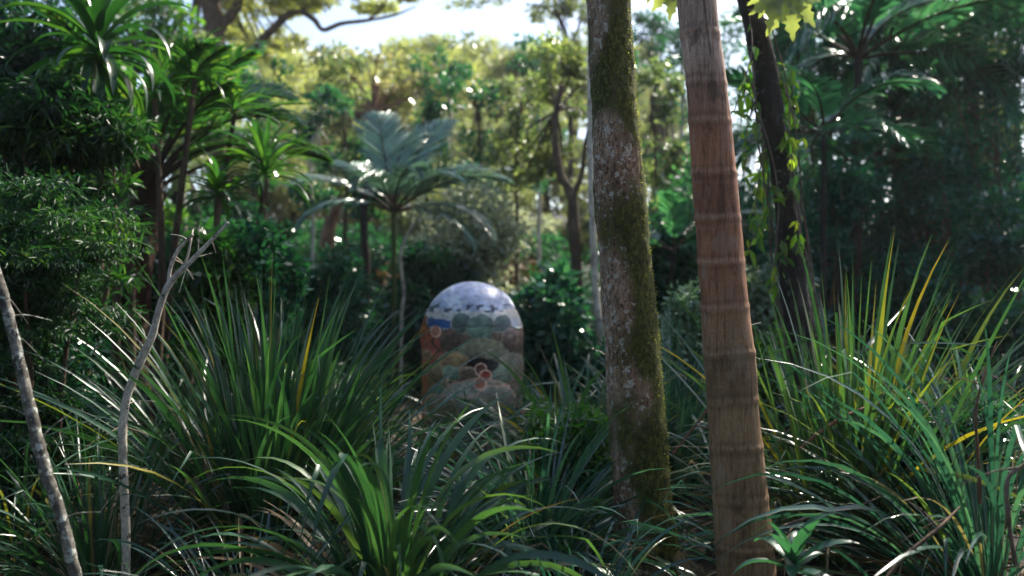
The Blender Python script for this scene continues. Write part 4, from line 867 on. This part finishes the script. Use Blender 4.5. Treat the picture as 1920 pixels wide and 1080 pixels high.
for k, (x, y, h, rr) in enumerate(((-4.2, .4, 3.2, 1.9), (-3.6, -2.4, 4.0, 2.2), (-1.2, -4.6, 5.2, 2.4), (1.6, -4.4, 5.0, 2.3), (3.9, -2.0, 4.2, 2.2), (3.8, .6, 2.4, 1.6), (-5.2, -5.5, 6.5, 2.6), (5.2, -5.5, 6.5, 2.6), (0.2, -7.5, 6.0, 3.0))):  # unseen trees added to cut skylight and darken the foreground
    rng = np.random.default_rng(700 + k); base = np.array([x, y, float(gz(x, y))]); t = thing('forest_tree', 'unseen leafy dark tree added behind the viewpoint to shade the foreground', 'tree', base, 'added shading trees behind the viewpoint')
    tr = MB(); cr = MB(); tube(tr, resample([base - [0, 0, .1], base + [.1, 0, h * .5], base + [0, .1, h]], 20), np.linspace(.13, .05, 20), 10)
    crown_for(cr, tr, base + [0, 0, h * .5], base + [0, 0, h * .62], np.array([rr, rr, h * .6]), 26, 2600, .2, rng, (0, .9), .03, clr=.4)
    tr.build('trunk', M['bark_dark'], t); cr.build('crown', M['leaf_dark'], t)
for k, (px, d, ty, lean, mt) in enumerate(((575, 11, 200, 20, 0), (655, 12.5, 150, -14, 1), (795, 12, 170, 10, 0), (838, 15, 120, 6, 1), (905, 13, 150, -12, 0), (965, 11.5, 190, 8, 1), (1015, 14, 110, -8, 0), (1165, 12, 130, 9, 0), (1232, 11, 180, -9, 1), (1275, 14, 90, 5, 0),
                                            (1480, 10.5, 60, 12, 1), (1590, 12, 40, -10, 0), (1750, 11, 50, 8, 0), (1870, 10, 60, -6, 1), (470, 12, 150, 16, 0), (340, 10, 120, 12, 1))):
    tree('very thin sapling with a wispy crown standing among the understory shrubs', [(px, 640, d, 4), (px + lean * .6, 450, d, 3.6), (px + lean * .3, 300, d, 3), (px + lean * 1.4, ty, d, 2)], [(px + lean, ty, d, 55, 70), (px + lean * .5, (ty + 420) / 2, d, 50, 90)], 600 + k, 'leaf_olive' if mt else 'leaf_dark', 'bark_dark' if px > 1400 else 'bark_pale' if k % 3 == 0 else 'bark_brown', 1500, .09,
         (.8, .95, .9, 1) if mt else (1.6, 1.6, 1.4, 1), ncl=26, group='thin saplings of the understory', clr=.3)
# straight black trunks of the right hand forest
for k, (px, d, hw, lab) in enumerate(((1700, 9.5, 22, 'thick black straight trunk in the dark forest at right'), (1560, 10.5, 9, 'thin dark trunk just right of the vine covered trunk'), (1655, 10, 7, 'thin black pole like trunk left of the thick black trunk'),
                                      (1830, 10, 15, 'black trunk near the right edge behind the arching clump'))):
    tree(lab, [(px, 720, d, hw), (px - 4, 400, d, hw * .95), (px - 10, 100, d, hw * .9), (px - 16, -300, d, hw * .8), (px - 20, -700, d, hw * .6)], (px, -620, d, 220, 90), 500 + k, 'leaf_dark', 'bark_dark', 1200, .17, (1.2, 1.3, 1.1, 1), ncl=22)

# ----------------------------------------------------------------- fallen sticks, roof
def stick(label, rows, mat='wood', seed=0, cat='fallen branch', name='fallen_branch', twigs=2):
    rng = np.random.default_rng(seed); p = pxpath(rows, 40); p[:, 3] *= .65; mb = MB(); o = p[0, :3].copy()
    tube(mb, p[:, :3], p[:, 3], 9, .5, lambda v, dd: (fbm(v * 30, 3) - .5) * float(p[:, 3].mean()) * .8)
    for _ in range(twigs):
        i = rng.integers(8, 34); dr = norm(rng.normal(size=3)); tube(mb, resample([p[i, :3], p[i, :3] + dr * .08, p[i, :3] + dr * .16 + [0, 0, -.02]], 6), np.linspace(.003, .001, 6), 5)
    tag(mb.build(name, M[mat], origin=o), label, cat)
stick('thin reddish twig lying low right of the palm trunk base', [(1440, 998, 2.9, 4), (1500, 975, 2.9, 4), (1560, 957, 2.95, 3.5), (1620, 945, 3, 3), (1680, 915, 3.1, 2)], seed=1)
stick('long brown dry stalk curving across the vine covered trunk foot', [(1500, 840, 3.3, 5), (1545, 805, 3.3, 5.5), (1590, 778, 3.3, 5), (1650, 755, 3.35, 4), (1700, 748, 3.4, 3), (1780, 770, 3.5, 2)], 'bark_red', 2)
stick('grey bent dead stem at the lower right edge', [(1905, 1060, 2.3, 7), (1893, 990, 2.3, 7), (1888, 905, 2.3, 6), (1915, 875, 2.3, 5), (1960, 840, 2.3, 4)], seed=3)
stick('dark slanting dead stem in the lower right corner', [(1650, 1100, 2.3, 6), (1700, 1040, 2.35, 6), (1760, 990, 2.4, 5), (1800, 950, 2.5, 3)], 'bark_brown', 4)
stick('brown dry upright stalk among the far right arching blades', [(1838, 945, 2.9, 5), (1834, 860, 2.9, 5), (1830, 770, 2.9, 4), (1850, 690, 2.95, 3), (1870, 640, 3, 2)], 'bark_red', 5)
stick('thin dark red twig between the two thick trunks', [(1262, 850, 3.6, 3), (1290, 815, 3.6, 3), (1320, 775, 3.6, 3), (1350, 730, 3.6, 2)], 'bark_red', 6)
stick('short pale broken branch propped left of the tree fern trunk', [(262, 372, 6.3, 4), (238, 366, 6.25, 6), (212, 350, 6.2, 6), (188, 332, 6.2, 4), (176, 300, 6.2, 3)], 'bark_pale', 7)
stick('thin pale twig slanting upward at the left edge', [(30, 400, 5, 3), (45, 360, 5, 3), (62, 315, 5, 2.5), (70, 290, 5, 2)], 'bark_pale', 8)

def shelter():
    d = 9.0; c = P(1750, 565, d); base = np.array([c[0], d + .3, float(gz(c[0], d + .3))])
    t = thing('corrugated_shelter', 'small shelter with bluish corrugated sheet roof, half hidden by blades at right', 'shelter', base)
    mb = MB(); n = 100; x = np.linspace(X(1672, d), X(1818, d), n); wv = .018 * np.sin(np.linspace(0, 2 * math.pi * 13, n))
    y0, y1 = d, d + .7; z0, z1 = Z(588, d), Z(541, d) + .12; th = .012
    top = [np.stack([x, np.full(n, yy), zz + wv], -1) for yy, zz in ((y0, z0), (y1, z1))]; bot = [a - [0, 0, th] for a in top]
    v = np.concatenate([top[0], top[1], bot[1], bot[0]]); i = np.arange(n - 1); q = []
    for a in range(4):
        b = (a + 1) % 4; q.append(np.stack([a * n + i, a * n + i + 1, b * n + i + 1, b * n + i], -1))
    mb.add(v, np.concatenate(q)); mb.build('roof', M['metal'], t)
    for px, yy in ((1682, .06), (1808, .06), (1682, .64), (1808, .64)):
        x = X(px, d); pb = MB(); zt = z0 + (z1 - z0) * yy / .7 - .03; tube(pb, np.array([[x, d + yy, float(gz(x, d + yy)) - .05], [x, d + yy, zt * .5], [x, d + yy, zt]]), .04, 8); pb.build('post', M['bark_dark'], t)
    for yy in (.06, .64):
        bm = MB(); zt = z0 + (z1 - z0) * yy / .7 - .06; tube(bm, np.array([[X(1676, d), d + yy, zt], [X(1750, d), d + yy, zt], [X(1815, d), d + yy, zt]]), .03, 8)
        bm.build('beam', M['bark_dark'], t)
shelter()

# ----------------------------------------------------------------- light, sky, camera
SUN_AZ, SUN_EL = 42, 48
s = Vector((math.sin(R(SUN_AZ)) * math.cos(R(SUN_EL)), math.cos(R(SUN_AZ)) * math.cos(R(SUN_EL)), math.sin(R(SUN_EL))))
ld = bpy.data.lights.new('sun', 'SUN'); ld.energy = 5.0; ld.angle = R(.5); ld.color = (1, .93, .8)
lo = bpy.data.objects.new('sun', ld); COL.objects.link(lo); lo.rotation_euler = s.to_track_quat('Z', 'Y').to_euler(); lo.location = (0, 0, 30)
w = bpy.data.worlds.new('World'); SC.world = w; w.use_nodes = True
nt = w.node_tree; bg = nt.nodes['Background']; sk = nt.nodes.new('ShaderNodeTexSky'); sk.sky_type = 'NISHITA'; sk.sun_disc = False
sk.sun_elevation = R(SUN_EL); sk.sun_rotation = R(SUN_AZ); sk.dust_density = 2.0; sk.air_density = 1.0
nt.links.new(sk.outputs[0], bg.inputs[0]); bg.inputs[1].default_value = .14
cam = bpy.data.cameras.new('camera'); co = bpy.data.objects.new('camera', cam); COL.objects.link(co); SC.camera = co
co.location = (0, 0, CAMZ); co.rotation_euler = (R(90), 0, 0)
cam.sensor_width = 36; cam.lens = 36 * FPX / 1920; cam.clip_end = 500; cam.clip_start = .02
cam.dof.use_dof = True; cam.dof.focus_distance = 3.15; cam.dof.aperture_fstop = 1.3
SC.view_settings.view_transform = 'Standard'; SC.view_settings.look = 'None'; SC.view_settings.gamma = 1; SC.view_settings.exposure = 1.12
hz = bpy.data.meshes.new('haze'); 
hv = [(x, y, z) for x in (-70, 70) for y in (-25, 75) for z in (-3, 24)]
hz.from_pydata(hv, [], [(0, 1, 3, 2), (4, 6, 7, 5), (0, 4, 5, 1), (2, 3, 7, 6), (0, 2, 6, 4), (1, 5, 7, 3)]); hz.update()
ho = bpy.data.objects.new('haze', hz); COL.objects.link(ho); ho['kind'] = 'stuff'
hm, hn, hout = nmat('forest air'); pv = hn.nodes.new('ShaderNodeVolumePrincipled'); pv.inputs['Color'].default_value = (.95, .97, 1, 1)
pv.inputs['Density'].default_value = HAZE; pv.inputs['Anisotropy'].default_value = .35; pv.inputs['Density Attribute'].default_value = ''
hn.links.new(pv.outputs[0], hout.inputs['Volume']); hz.materials.append(hm)
SC.render.engine = 'CYCLES'
SC.cycles.use_denoising = True; SC.cycles.use_adaptive_sampling = True; SC.cycles.adaptive_threshold = .02
SC.cycles.max_bounces = 5; SC.cycles.diffuse_bounces = 2; SC.cycles.glossy_bounces = 2; SC.cycles.transmission_bounces = 3; SC.cycles.volume_bounces = 0; SC.cycles.sample_clamp_indirect = 6
